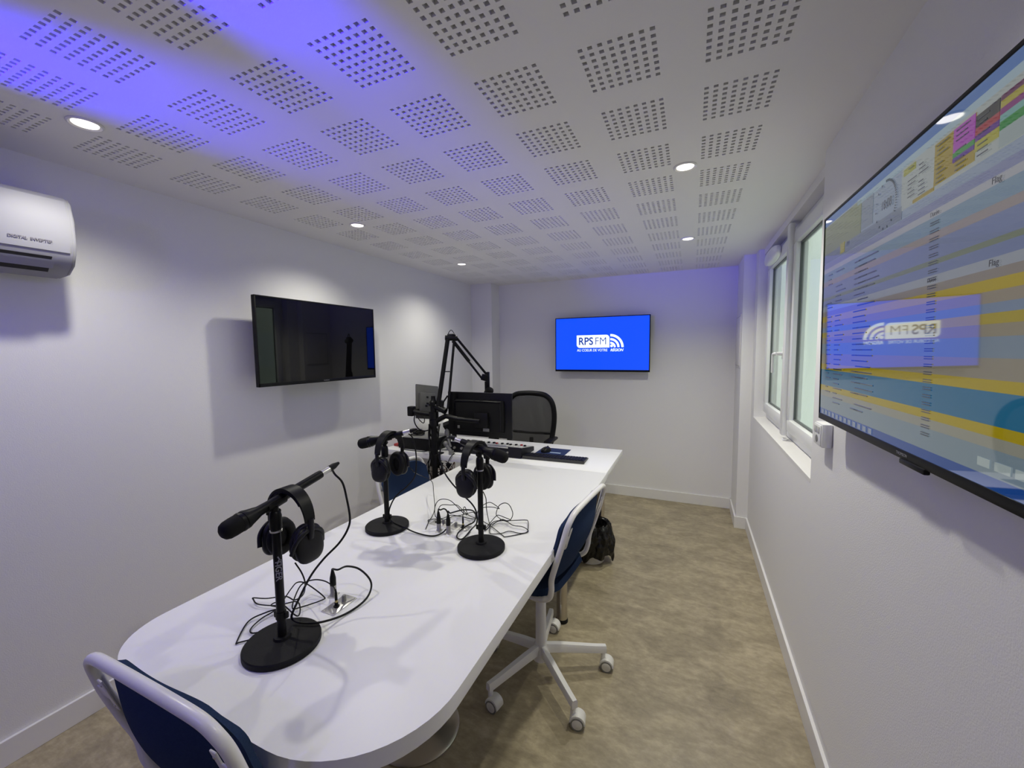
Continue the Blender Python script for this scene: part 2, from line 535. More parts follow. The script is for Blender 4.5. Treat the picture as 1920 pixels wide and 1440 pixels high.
b = MB(); b.span((1.35, -1.0, -0.5), (1.45, 14.0, 3.3)); tag(b.build('outside_wall', M['outside'], smooth=False), kind='structure')

# ------------------------------------------------------------------ downlights
def build_downlights():
    names = {(-1.857, -0.363): 'round white recessed downlight nearest the air conditioner, beside the blue glow',
             (-1.857, 0.826): 'round white recessed downlight over the black television on the left wall',
             (-1.857, 2.026): 'round white recessed downlight at left rear, nearest the corner pillar',
             (-0.065, 0.826): 'round white recessed downlight on the window side, the larger of two there',
             (-0.065, 2.026): 'round white recessed downlight on the window side, farther of two near the window'}
    for (x, y, dim) in LAMPS:
        if (x, y) in names:
            root = empty('recessed_downlight', names[(x, y)], 'ceiling light', (x, y, H), 0, 'recessed downlights in the ceiling')
            b = MB()
            b.lathe([(0.033, -0.001), (0.041, -0.006), (0.046, -0.003), (0.046, 0.0)], seg=36)
            b.build('trim_ring', M['chairwhite'], root)
            b = MB(); b.lathe([(0.0, -0.0035), (0.022, -0.0045), (0.033, -0.003), (0.033, 0.0)], seg=32)
            b.build('lamp', M['lampglass'], root)
        s = spot('downlight', (x, y, H-0.02), (x, y, 0), LAMP_W*dim, (1.0, 0.975, 0.84), 140, 1.0, 0.025)
build_downlights()

# ------------------------------------------------------------------ air conditioner
def build_ac():
    root = empty('air_conditioner', 'white wall mounted split air conditioner at the left edge above the baseboard wall', 'air conditioner', (XL, -0.72, 1.82))
    root['label'] = 'white wall mounted air conditioner high on the left wall'
    y0, y1 = -1.14, -0.312
    # profile x (from wall), z
    prof = [(0, 0.012), (0.06, 0.0), (0.14, 0.006), (0.185, 0.035), (0.205, 0.075), (0.212, 0.12), (0.208, 0.20), (0.195, 0.262), (0.175, 0.282), (0.0, 0.282)]
    mt = Matrix(((1, 0, 0, XL), (0, 0, 1, 0), (0, 1, 0, 1.82), (0, 0, 0, 1)))
    b = MB(); b.prism([(x, z) for x, z in prof], y0, y1-0.012, mt)
    b.build('body', M['acwhite'], root, world=True)
    sm = [(x*0.985, 0.002+z*0.985) for x, z in prof]
    b = MB(); b.prism(sm, y1-0.012, y1, mt, bev=0.004); b.build('end_cap', M['acwhite'], root, world=True)
    # curved front panel
    fp = [(0.2085, 0.078), (0.2155, 0.12), (0.2115, 0.20), (0.198, 0.264), (0.1935, 0.262), (0.207, 0.20), (0.2105, 0.12), (0.204, 0.078)]
    b = MB(); b.prism(fp, y0, y1-0.020, mt); b.build('front_panel', M['acwhite'], root, world=True)
    # outlet: dark slot along the lower front, with a louvre
    sl = [(0.150, 0.0135), (0.1965, 0.060), (0.2005, 0.058), (0.1545, 0.0085)]
    b = MB(); b.prism(sl, y0+0.03, y1-0.065, mt); b.build('air_outlet', M['acdark'], root, smooth=False, world=True)
    lv = [(0.174, 0.022), (0.192, 0.040), (0.1965, 0.040), (0.180, 0.019)]
    b = MB(); b.prism(lv, y0+0.025, y1-0.06, mt); b.build('louvre', M['acwhite'], root, smooth=False, world=True)
    mtx = Matrix.Translation((XL+0.2155, -0.43, 1.82+0.108)) @ Matrix(((0, 0.03, 1, 0), (1, 0, 0, 0), (0, 1, 0, 0), (0, 0, 0, 1)))
    t = text('lettering', 'DIGITAL  INVERTER', 0.0105, M['greytext'], root, mtx, sx=1.15, bold=0.0004)
    t.matrix_parent_inverse = root.matrix_basis.inverted()
build_ac()

# ------------------------------------------------------------------ televisions
def tv_body(root, w, h, depth=0.05, bez=0.008, chin=0.02, panel=None, name='screen'):
    """local frame: X across, Y out of the wall = -Y front, Z up, origin at bottom centre of the front"""
    b = MB(); b.box((0, 0.012, h/2), (w, 0.022, h), bev=0.003)
    b.box((0, 0.012+depth*0.45, h*0.42), (w*0.72, depth*0.75, h*0.62), bev=0.01)
    b.build('housing', M['blackplastic'], root)
    b = MB()
    b.box((0, -0.001, chin/2), (w, 0.006, chin), bev=0.001)
    b.box((0, -0.001, h-bez/2), (w, 0.006, bez), bev=0.001)
    b.box((-w/2+bez/2, -0.001, h/2), (bez, 0.006, h), bev=0.001)
    b.box((w/2-bez/2, -0.001, h/2), (bez, 0.006, h), bev=0.001)
    b.build('bezel', M['blackplastic'], root)
    b = MB(); b.box((0, -0.0005, (h-bez+chin)/2), (w-2*bez, 0.002, h-bez-chin))
    return b.build(name, panel, root, smooth=False)

FRONT = Matrix(((1, 0, 0, 0), (0, 0, -1, 0), (0, 1, 0, 0), (0, 0, 0, 1)))   # XY drawing -> XZ plane facing -Y
def wall_bracket(root, h, back):
    b = MB(); b.box((0, 0.05+ (back-0.05)/2, h*0.42), (0.30, max(0.02, back-0.048), 0.22), bev=0.004)
    b.build('wall_bracket', M['blackmetal'], root)

M['offscreen'] = mat('black_screen_glass', (0.002, 0.002, 0.0025), 0.02, spec=0.5)
M['blue_screen'] = screen_mat('blue_screen', (0.0, 0.060, 0.86), 1.15, 0.35)
M['white_screen'] = screen_mat('white_screen', (0.76, 0.86, 1.0), 1.3)
M['text_blue'] = screen_mat('blue_lettering', (0.02, 0.07, 0.50), 0.6)

def build_left_tv():
    w, h = 0.905, 0.507
    root = empty('television', 'switched-off black television on the left wall beside the white desk', 'television', (-2.2, 0.851, 1.338), PI/2)
    root.rotation_euler = (0, 0, PI/2)
    tv_body(root, w, h, panel=M['offscreen'])
    wall_bracket(root, h, 0.133)
    text('brand_lettering', 'THOMSON', 0.009, M['whitetext'], root, Matrix.Translation((0.0, -0.0045, 0.010)) @ FRONT)
build_left_tv()

def build_back_tv():
    w, h = 0.968, 0.565
    root = empty('television', 'television on the back wall showing a bright blue picture with a white logo', 'television', (-0.883, 3.13, 1.304))
    tv_body(root, w, h, panel=M['blue_screen'])
    wall_bracket(root, h, 0.093)
    # logo: plate with two round corners, lettering, three arcs, dot and tagline
    zc = 0.300
    L = empty_child('logo', root)
    x0, x1, z0, z1, r = -0.250, 0.090, zc-0.052, zc+0.078, 0.034
    pts = [(x1, z0), (x1, z1-r)] + [(x1-r+r*math.cos(a), z1-r+r*math.sin(a)) for a in [PI/2*i/8 for i in range(1, 9)]]
    pts += [(x0, z1)] + [(x0+r-r*math.cos(a), z0+r-r*math.sin(a)) for a in [PI/2*i/8 for i in range(0, 9)]]
    b = MB(); b.prism(pts, 0, 0.0006, Matrix.Translation((0, -0.0018, 0)) @ FRONT); b.build('logo_plate', M['white_screen'], L, smooth=False)
    T = lambda x, z, y=-0.0028: Matrix.Translation((x, y, z)) @ FRONT
    text('logo_lettering', 'RPS', 0.108, M['text_blue'], L, T(-0.232, zc+0.012), align='LEFT', bold=0.0022, sx=0.90, space=1.03)
    text('logo_lettering', 'FM', 0.108, M['text_blue'], L, T(-0.062, zc+0.012), align='LEFT', bold=-0.0009, sx=0.92, space=1.03)
    ax, az = 0.098, zc-0.050
    for (ro, ri) in ((0.134, 0.110), (0.093, 0.071), (0.056, 0.036)):
        n = 20
        a = [(ax+ro*math.cos(PI/2*i/n), az+ro*math.sin(PI/2*i/n)) for i in range(n+1)]
        a += [(ax+ri*math.cos(PI/2*i/n), az+ri*math.sin(PI/2*i/n)) for i in range(n, -1, -1)]
        b = MB(); b.prism(a, 0, 0.0006, Matrix.Translation((0, -0.0018, 0)) @ FRONT); b.build('logo_arc', M['white_screen'], L, smooth=False)
    b = MB(); b.prism([(ax+0.014+0.0145*math.cos(2*PI*i/24), az+0.0145+0.0145*math.sin(2*PI*i/24)) for i in range(24)], 0, 0.0006, Matrix.Translation((0, -0.0018, 0)) @ FRONT)
    b.build('logo_dot', M['white_screen'], L, smooth=False)
    text('tagline', 'AU COEUR DE VOTRE', 0.037, M['white_screen'], L, T(-0.246, zc-0.079), align='LEFT', bold=0.0001, sx=0.86)
    text('tagline', 'R\u00c9GION', 0.037, M['white_screen'], L, T(0.099, zc-0.079), align='LEFT', bold=0.0008, shear=0.25, sx=0.93)
def empty_child(name, parent):
    o = bpy.data.objects.new(name, None); COL.objects.link(o); o.parent = parent; o.empty_display_size = 0.02
    return o
build_back_tv()

def build_right_tv():
    # screen frame: s runs from the far edge towards the camera, t up
    w, h = 1.215, 0.685
    root = empty('television', 'large television on the right wall showing a spreadsheet-like playlist in yellow and blue bands', 'television', (0.383, -0.012, 1.290))
    root.rotation_euler = (0.016, 0, -PI/2 + 0.022)
    root.scale = (0.935, 0.935, 0.935)
    tv_body(root, w, h, panel=None)
    scr = [o for o in root.children if o.name.startswith('screen')][0]
    S = lambda c: screen_mat('screen_colour', c, 1.0, 0.03, 1.0)
    cols = {}
    def colm(c):
        k = tuple(round(x, 3) for x in c)
        if k not in cols: cols[k] = S(k)
        return cols[k]
    K = 0.40
    def C(r, g, b_):   # display colour 0-255 -> linear emission
        f = lambda v: ((v/255.0+0.055)/1.055)**2.4 if v > 10 else v/255/12.92
        return (f(r)*K, f(g)*K, f(b_)*K)
    base = C(150, 165, 185)
    scr.data.materials.append(colm(base))
    def rect(s0, s1, t0, t1, c, lift=0.0022):
        b = MB(); b.span((s0-w/2, -lift, t0), (s1-w/2, -lift+0.0008, t1))
        b.build('screen_area', colm(c), scr, smooth=False)
    L_, R_ = 0.009, w-0.009
    # window title and toolbar
    rect(L_, R_, 0.655, 0.676, C(72, 120, 190))
    rect(0.30, R_, 0.640, 0.655, C(165, 190, 205))
    # upper dashboard
    rect(L_, 0.33, 0.560, 0.650, C(138, 146, 110))
    rect(L_, 0.57, 0.530, 0.560, C(120, 132, 150))
    rect(0.17, 0.205, 0.535, 0.565, C(175, 165, 50), 0.0032)
    rect(0.335, 0.41, 0.565, 0.645, C(132, 144, 160))
    rect(0.565, R_, 0.548, 0.640, C(176, 184, 182))
    rect(0.575, 0.625, 0.620, 0.634, C(170, 170, 80), 0.0032)
    rect(0.699, 0.820, 0.556, 0.634, C(165, 145, 40), 0.0032)
    rect(0.62, 0.70, 0.549, 0.556, C(165, 145, 40), 0.0032)
    rect(0.761, 0.820, 0.592, 0.633, C(175, 70, 185), 0.0042)
    rect(0.761, 0.820, 0.583, 0.592, C(60, 150, 60), 0.0042)
    rect(0.761, 0.820, 0.575, 0.583, C(95, 50, 150), 0.0042)
    rect(0.822, 0.878, 0.606, 0.626, C(40, 42, 44), 0.0042)
    rect(0.822, 0.878, 0.594, 0.606, C(165, 50, 60), 0.0042)
    rect(0.822, 0.878, 0.584, 0.594, C(95, 45, 140), 0.0042)
    rect(0.822, 0.878, 0.568, 0.584, C(175, 170, 50), 0.0042)
    rect(0.880, 1.02, 0.619, 0.627, C(95, 20, 80), 0.0042)
    rect(0.880, 1.02, 0.608, 0.619, C(175, 165, 60), 0.0042)
    rect(0.880, 1.02, 0.598, 0.608, C(130, 30, 120), 0.0042)
    rect(0.880, 1.02, 0.588, 0.598, C(120, 175, 170), 0.0042)
    rect(0.880, 1.02, 0.575, 0.588, C(35, 140, 50), 0.0042)
    rect(0.880, 1.02, 0.550, 0.575, C(160, 175, 175), 0.0042)
    # table rows (t ranges) from the top
    rows = [(0.511, 0.528, (135, 142, 175)), (0.497, 0.511, (178, 180, 185)), (0.468, 0.497, (130, 155, 172)), (0.452, 0.468, (160, 150, 145)),
            (0.415, 0.452, (128, 140, 175)), (0.405, 0.415, (130, 140, 118)), (0.385, 0.405, (125, 138, 175)), (0.368, 0.385, (165, 172, 180)),
            (0.352, 0.368, (150, 142, 130)), (0.333, 0.352, (190, 168, 12)), (0.314, 0.333, (158, 148, 125)), (0.298, 0.314, (130, 148, 170)),
            (0.281, 0.298, (180, 162, 20)), (0.261, 0.281, (155, 146, 120)), (0.227, 0.261, (130, 148, 162)), (0.193, 0.227, (155, 148, 128)),
            (0.174, 0.193, (188, 166, 10)), (0.121, 0.174, (38, 120, 160)), (0.103, 0.121, (190, 168, 8)), (0.084, 0.103, (165, 165, 150)),
            (0.040, 0.084, (138, 158, 170))]
    for (a, c, col) in rows: rect(L_, R_, a, c, C(*col))
    rect(L_, R_, 0.020, 0.040, C(18, 80, 165))
    # taskbar icons
    b = MB()
    for k in range(12):
        s = 0.03 + 0.037*k
        b.span((s-w/2, -0.0034, 0.023), (s+0.020-w/2, -0.0026, 0.037))
    tag(b.build('taskbar_icons', colm(C(150, 165, 190)), scr, smooth=False))
    # lines of small print: dark dashes in columns
    rnd = random.Random(3)
    b = MB()
    for k in range(28):
        t = 0.485 - 0.0153*k
        for (s, wd) in ((0.06, 0.05), (0.14, 0.09), (0.30, 0.10), (0.33, 0.14)):
            if rnd.random() < 0.75:
                l = wd*rnd.uniform(0.4, 1)
                b.span((s-w/2, -0.0036, t-0.0016), (s+l-w/2, -0.0028, t+0.0016))
        l = 0.03
        if t < 0.49:
            b.span((0.695-w/2, -0.0036, t-0.0035), (0.695+l-w/2, -0.0030, t-0.0015))
            b.span((0.695-w/2, -0.0036, t+0.0010), (0.695+l-w/2, -0.0030, t+0.0030))
    for k in range(9):
        for s in (0.60, 0.645, 0.71, 0.77, 0.83):
            t = 0.627-0.0085*k
            if rnd.random() < 0.8: b.span((s-w/2, -0.0048, t-0.0010), (s+rnd.uniform(0.015, 0.04)-w/2, -0.0043, t+0.0010))
    b.build('small_print', colm(C(70, 75, 85)), scr, smooth=False)['kind'] = 'stuff'
    # clock dial: ring of ticks with the time inside
    b = MB()
    for k in range(60):
        a = 2*PI*k/60
        r = 0.055
        if k % 4 == 0 or 0 < k < 20:
            b.box((0.487-w/2+r*math.sin(a), -0.003, 0.588+r*math.cos(a)), (0.0022, 0.0008, 0.0055), rot=(0, a, 0))
    b.build('clock_ticks', colm(C(60, 62, 70)), scr, smooth=False)
    dk = colm(C(35, 36, 40))
    tt = lambda s, x, t, size, **k: text('screen_text', s, size, k.pop('m', dk), scr, Matrix.Translation((x-w/2, -0.0038, t)) @ FRONT, extrude=0.0001, **k)
    tt('18:08', 0.494, 0.588, 0.030, sx=0.85)
    tt('Flag', 0.880, 0.504, 0.015); tt('Flag', 0.884, 0.376, 0.015)
    tt('Dur\u00e9e', 0.710, 0.503, 0.012); tt('Dur\u00e9e', 0.710, 0.376, 0.012)
    tt('M', 0.235, 0.553, 0.018)
    # taskbar right-hand icons near the corner
    b = MB()
    for (s0, s1) in ((0.872, 0.900), (0.912, 0.945), (0.955, 1.01)):
        b.span((s0-w/2, -0.0036, 0.052), (s1-w/2, -0.0028, 0.066))
    b.build('tray_icons', colm(C(190, 205, 205)), scr, smooth=False)
    text('brand_lettering', 'THOMSON', 0.0095, M['whitetext'], root, Matrix.Translation((0.592-w/2, -0.0045, 0.010)) @ FRONT)
    b = MB(); b.box((0.64-w/2, -0.002, -0.004), (0.10, 0.012, 0.012), bev=0.003); b.build('sensor_foot', M['blackplastic'], root)
    b = MB(); b.box((0, 0.045, h*0.45), (0.35, 0.05, 0.25), bev=0.004); b.build('wall_bracket', M['blackmetal'], root)
build_right_tv()
def fit_screen_layout():
    """spread of the window layout along the screen: columns sit slightly closer on its near-window half"""
    w = 1.215
    tv = [o for o in bpy.data.objects if o.get('label', '').startswith('large television')][0]
    scr = [o for o in tv.children if o.name.startswith('screen')][0]
    for ch in scr.children:
        for v in ch.data.vertices:
            q = v.co.x + w/2
            if 0.0095 < q < w - 0.0095:
                q = 0.007 + 0.905*q + 0.053*q*q
                v.co.x = min(q, w-0.0095) - w/2
fit_screen_layout()

# ------------------------------------------------------------------ wall fittings on the right
def build_right_fittings():
    root = empty('wall_socket', 'white surface mounted double socket and switch box under the far corner of the large television', 'socket', (XR, 0.70, 1.168))
    b = MB(); b.span((XR-0.032, 0.655, 1.168), (XR, 0.745, 1.252), bev=0.004); b.build('box', M['pvc'], root, world=True)
    b = MB(); b.span((XR-0.036, 0.660, 1.173), (XR-0.031, 0.740, 1.247), bev=0.002); b.build('face_plate', M['pvc'], root, world=True)
    b = MB(); b.span((XR-0.038, 0.668, 1.217), (XR-0.035, 0.697, 1.240), bev=0.001); b.span((XR-0.038, 0.703, 1.217), (XR-0.035, 0.732, 1.240), bev=0.001)
    b.build('rocker', M['lightgrey'], root, world=True)
    b = MB(); b.cyl((XR-0.0375, 0.70, 1.195), (XR-0.035, 0.70, 1.195), 0.013); b.build('socket_hole', M['greyplastic'], root, world=True)
    root = empty('electrical_panel', 'flush white electrical panel door on the right wall beyond the window', 'electrical panel', (XR-0.085, 2.99, 1.365))
    xx = XR-0.085
    b = MB(); b.span((xx-0.006, 2.80, 1.365), (xx, 3.16, 1.81), bev=0.002); b.build('panel_frame', M['trim'], root, world=True)
    b = MB(); b.span((xx-0.010, 2.815, 1.38), (xx-0.006, 3.145, 1.795), bev=0.0015); b.build('door', M['trim'], root, world=True)
    b = MB()
    b.span((xx-0.0065, 2.812, 1.377), (xx-0.0060, 3.148, 1.380)); b.span((xx-0.0065, 2.812, 1.795), (xx-0.0060, 3.148, 1.799))
    b.span((xx-0.0065, 3.145, 1.377), (xx-0.0060, 3.149, 1.799))
    b.build('gap', M['gasket'], root, smooth=False, world=True)
build_right_fittings()

# ------------------------------------------------------------------ table and desk
TZ = 0.74; TT = 0.042
def arc(cx, cy, r, a0, a1, n=10):
    return [(cx+r*math.cos(a0+(a1-a0)*i/n), cy+r*math.sin(a0+(a1-a0)*i/n)) for i in range(n+1)]
def build_tables():
    root = empty('meeting_table', 'long white meeting table with rounded near end, carrying the three small microphone stands', 'table', (-1.05, 0.5, 0))
    out = [(-0.502, 1.4895)]
    out += arc(-0.775, -0.325, 0.273, 0, -PI/2, 14)
    out += arc(-1.30, -0.428, 0.170, -PI/2, -PI, 14)
    out += [(-1.47, 1.4895)]
    out.reverse()
    b = MB(); b.prism(out, TZ-TT, TZ, bev=0.0015); b.build('tabletop', M['top'], root, world=True)
    def leg(x, y, parent, name='leg'):
        b = MB(); b.lathe([(0.030, 0.02), (0.030, 0.66), (0.045, 0.67), (0.045, TZ-TT)], (x, y, 0), seg=28)
        l = b.build(name, M['chrome'], parent, world=True)
        b = MB(); b.lathe([(0.034, 0.0), (0.034, 0.012), (0.030, 0.02)], (x, y, 0), seg=28)
        f = b.build('rubber_foot', M['rubber'], l, world=True)
    leg(-0.662, 1.03, root); leg(-1.31, 1.03, root)
    b = MB(); b.lathe([(0.168, 0.0), (0.168, 0.006), (0.155, 0.014), (0.08, 0.035), (0.042, 0.055), (0.040, 0.09), (0.040, 0.64), (0.06, 0.66), (0.06, TZ-TT)], (-1.01, 0.17, 0), seg=48)
    b.build('pedestal', M['chrome'], root, world=True)
    root = empty('desk', 'white rectangular desk at the far end holding the mixing console and keyboard', 'desk', (-1.4, 1.83, 0))
    b = MB(); b.span((-2.318, 1.4905, TZ-TT), (-0.505, 2.15, TZ), bev=0.0015); b.build('desktop', M['top'], root, world=True)
    leg(-0.655, 2.05, root); leg(-2.22, 2.05, root); leg(-2.22, 1.60, root)
build_tables()

# ------------------------------------------------------------------ swivel chairs
def build_chair(label, dz=0.0, base_rot=0.166, group='blue and white swivel chairs'):
    """faces +Y; local origin on the floor under the seat column"""
    root = empty('swivel_chair', label, 'chair', group=group)
    # tube frame: up one side, across the arched top, down the other
    side = [(0.235, -0.222, 0.835), (0.240, -0.205, 0.77), (0.240, -0.180, 0.69), (0.232, -0.158, 0.62), (0.222, -0.152, 0.565), (0.212, -0.136, 0.525), (0.203, -0.09, 0.502), (0.19, -0.02, 0.497), (0.165, 0.09, 0.495)]
    top = [(0.218, -0.231, 0.868), (0.18, -0.236, 0.888), (0.10, -0.240, 0.897), (0, -0.241, 0.899)]
    pts = [Vector((x, y, z+dz)) for (x, y, z) in reversed(side)] + [Vector((x, y, z+dz)) for (x, y, z) in top]
    pts += [Vector((-p.x, p.y, p.z)) for p in reversed(pts[:-1])]
    b = MB(); b.tube(pts, 0.0118, 14, smooth=6); b.build('frame', M['chairwhite'], root)
    # back rest: shield shape, widest near the top, waisted at the bottom, lying against the front of the tube
    def tube_y(z):
        K_ = [(0.50, -0.10), (0.565, -0.152), (0.62, -0.158), (0.69, -0.180), (0.77, -0.205), (0.835, -0.222), (0.90, -0.241)]
        for (za, ya), (zb_, yb_) in zip(K_, K_[1:]):
            if z <= zb_: return ya + (yb_-ya)*max(0, z-za)/(zb_-za)
        return K_[-1][1]
    def back(u, v):
        z = 0.545 + 0.342*v
        ww = 0.115 + 0.112*math.sin(min(1, v/0.60)*PI/2)**1.2
        if v > 0.80: ww *= math.sqrt(max(0.0, 1-((v-0.80)/0.21)**2*0.42))
        e = abs(u*2-1)
        zz = z - 0.022*(e**4)*max(0, (v-0.7)/0.3)
        return ((u*2-1)*ww, tube_y(zz) + 0.016 + 0.006*e*e - 0.052*(1-e*e)*math.sin(PI*min(1, v*0.93+0.02)), zz+dz)
    b = MB(); b.grid(back, 24, 24, 0.015)
    o = b.build('backrest', M['bluefabric'], root)
    # brackets holding the back to the tube
    for s in (-1, 1):
        mt = Matrix.Translation((s*0.214, -0.214, 0.785+dz)) @ Matrix.Rotation(0.30, 4, 'X')
        b = MB()
        b.box((0.004*s, -0.001, 0), (0.034, 0.004, 0.034), bev=0.0018)
        b.box((-s*0.018, -0.001, 0.0), (0.018, 0.004, 0.092), bev=0.0018)
        bmesh.ops.transform(b.bm, matrix=mt, verts=b.bm.verts)
        k = b.build('bracket', M['chairwhite'], root)
        for dzz in (-0.032, 0.032):
            b = MB(); b.lathe([(0.0042, 0.0), (0.003, 0.002), (0, 0.0022)], (-s*0.018, -0.0028, dzz), axis=(0, -1, 0), seg=10)
            bmesh.ops.transform(b.bm, matrix=mt, verts=b.bm.verts)
            b.build('screw', M['silver'], k)
    # seat shell
    def seat(u, v):
        y = -0.145 + 0.42*v
        ww = 0.17 + 0.055*math.sin(min(1, v/0.4)*PI/2)
        if v < 0.12: ww *= 0.80 + 0.20*math.sqrt(v/0.12)
        if v > 0.75: ww *= math.sqrt(max(0, 1-((v-0.75)/0.27)**2*0.6))
        x = (u*2-1)*ww
        z = 0.530 + 0.012*(x/0.22)**2 - 0.03*max(0, v-0.7)**2*10
        if v < 0.12: z += (0.12-v)*0.15
        return (x, y, z+dz)
    b = MB(); b.grid(seat, 20, 22, 0.028); b.build('seat', M['bluefabric'], root)
    b = MB()
    b.tube([(-0.165, 0.09, 0.495+dz), (0.165, 0.09, 0.495+dz)], 0.0125, 12)
    b.tube([(-0.198, -0.06, 0.499+dz), (0.198, -0.06, 0.499+dz)], 0.0115, 12)
    b.box((0, 0.0, 0.485+dz), (0.12, 0.19, 0.022), bev=0.005)
    b.build('seat_support', M['chairwhite'], root)
    b = MB(); b.cyl((0, 0, 0.30), (0, 0, 0.485+dz), 0.0135, seg=20); b.build('gas_lift', M['blackplastic'], root)
    b = MB(); b.lathe([(0.040, 0.075), (0.042, 0.11), (0.036, 0.13), (0.0255, 0.15), (0.0235, min(0.425, 0.44+dz)), (0.021, min(0.43, 0.445+dz))], seg=28); b.build('column', M['chairwhite'], root)
    for k in range(5):
        a = base_rot + 2*PI*k/5
        ca, sa = math.cos(a), math.sin(a)
        Rm = Matrix(((ca, -sa, 0), (sa, ca, 0), (0, 0, 1))).to_4x4()
        # tapered arm, flat top, sloping slightly down to the castor
        b = MB()
        sec = [(0.02, 0.125, 0.032, 0.044), (0.10, 0.120, 0.031, 0.042), (0.26, 0.103, 0.028, 0.036), (0.312, 0.098, 0.026, 0.038)]
        rings = []
        for (r, z, wd, hg) in sec:
            rings.append([b.bm.verts.new((r, yy*wd/2, z+zz*hg/2)) for (yy, zz) in ((-1, -0.8), (1, -0.8), (1, 0.5), (0.7, 1), (-0.7, 1), (-1, 0.5))])
        for p, q in zip(rings, rings[1:]):
            for j in range(6): b.bm.faces.new((p[j], p[(j+1) % 6], q[(j+1) % 6], q[j]))
        b.bm.faces.new(list(reversed(rings[0]))); b.bm.faces.new(rings[-1])
        b.cyl((0.298, 0, 0.045), (0.298, 0, 0.10), 0.011, seg=14)
        bmesh.ops.transform(b.bm, matrix=Rm, verts=b.bm.verts)
        b.build('base_arm', M['chairwhite'], root)
        # castor: hood and two wheels
        ca2 = -1.45 + 0.22*math.sin(2.3*k)
        ctr = Vector((0.298*ca, 0.298*sa, 0.0)) + Vector((math.cos(ca2), math.sin(ca2), 0))*0.018
        side_v = Vector((-math.sin(ca2), math.cos(ca2), 0))
        b = MB()
        q = Matrix.Rotation(ca2, 4, 'Z')
        hood = [(0.0325*math.cos(t), 0.0325*math.sin(t)) for t in [PI*(-0.05) + PI*1.05*i/14 for i in range(15)]]
        hood += [(0.0, 0.0)]
        mt = Matrix.Translation(ctr + Vector((0, 0, 0.029))) @ q @ Matrix(((1, 0, 0, 0), (0, 0, -1, 0), (0, 1, 0, 0), (0, 0, 0, 1)))
        b.prism(hood, -0.024, 0.024, mt, bev=0.003)
        h_ = b.build('castor', M['castor'], root)
        for s in (-1, 1):
            b = MB(); b.lathe([(0.0, 0.0), (0.020, 0.001), (0.0255, 0.004), (0.0275, 0.009), (0.0275, 0.018), (0.0, 0.018)], ctr + Vector((0, 0, 0.0275)) + side_v*s*0.028, axis=tuple(-side_v*s), seg=26)
            b.build('wheel', M['castor'], h_)
        b = MB(); b.cyl(ctr + Vector((0, 0, 0.0268)) - side_v*0.0265, ctr + Vector((0, 0, 0.0268)) + side_v*0.0265, 0.0268, seg=26); b.build('tread', M['greyplastic'], h_)
    return root

c1 = build_chair('blue fabric swivel chair with white tube frame on the aisle side of the meeting table', base_rot=0.262)
c1.location = (-0.645, 0.636, 0); c1.rotation_euler = (0, 0, 1.475)
c0 = build_chair('blue swivel chair in the foreground seen from behind at the rounded table end', base_rot=0.7)
c0.location = (-0.970, -0.462, 0); c0.rotation_euler = (0, 0, 0.0)
c2 = build_chair('lower blue swivel chair between the meeting table and the left wall', dz=-0.115, base_rot=0.1)
c2.location = (-1.575, 1.08, 0); c2.rotation_euler = (0, 0, -PI/2)

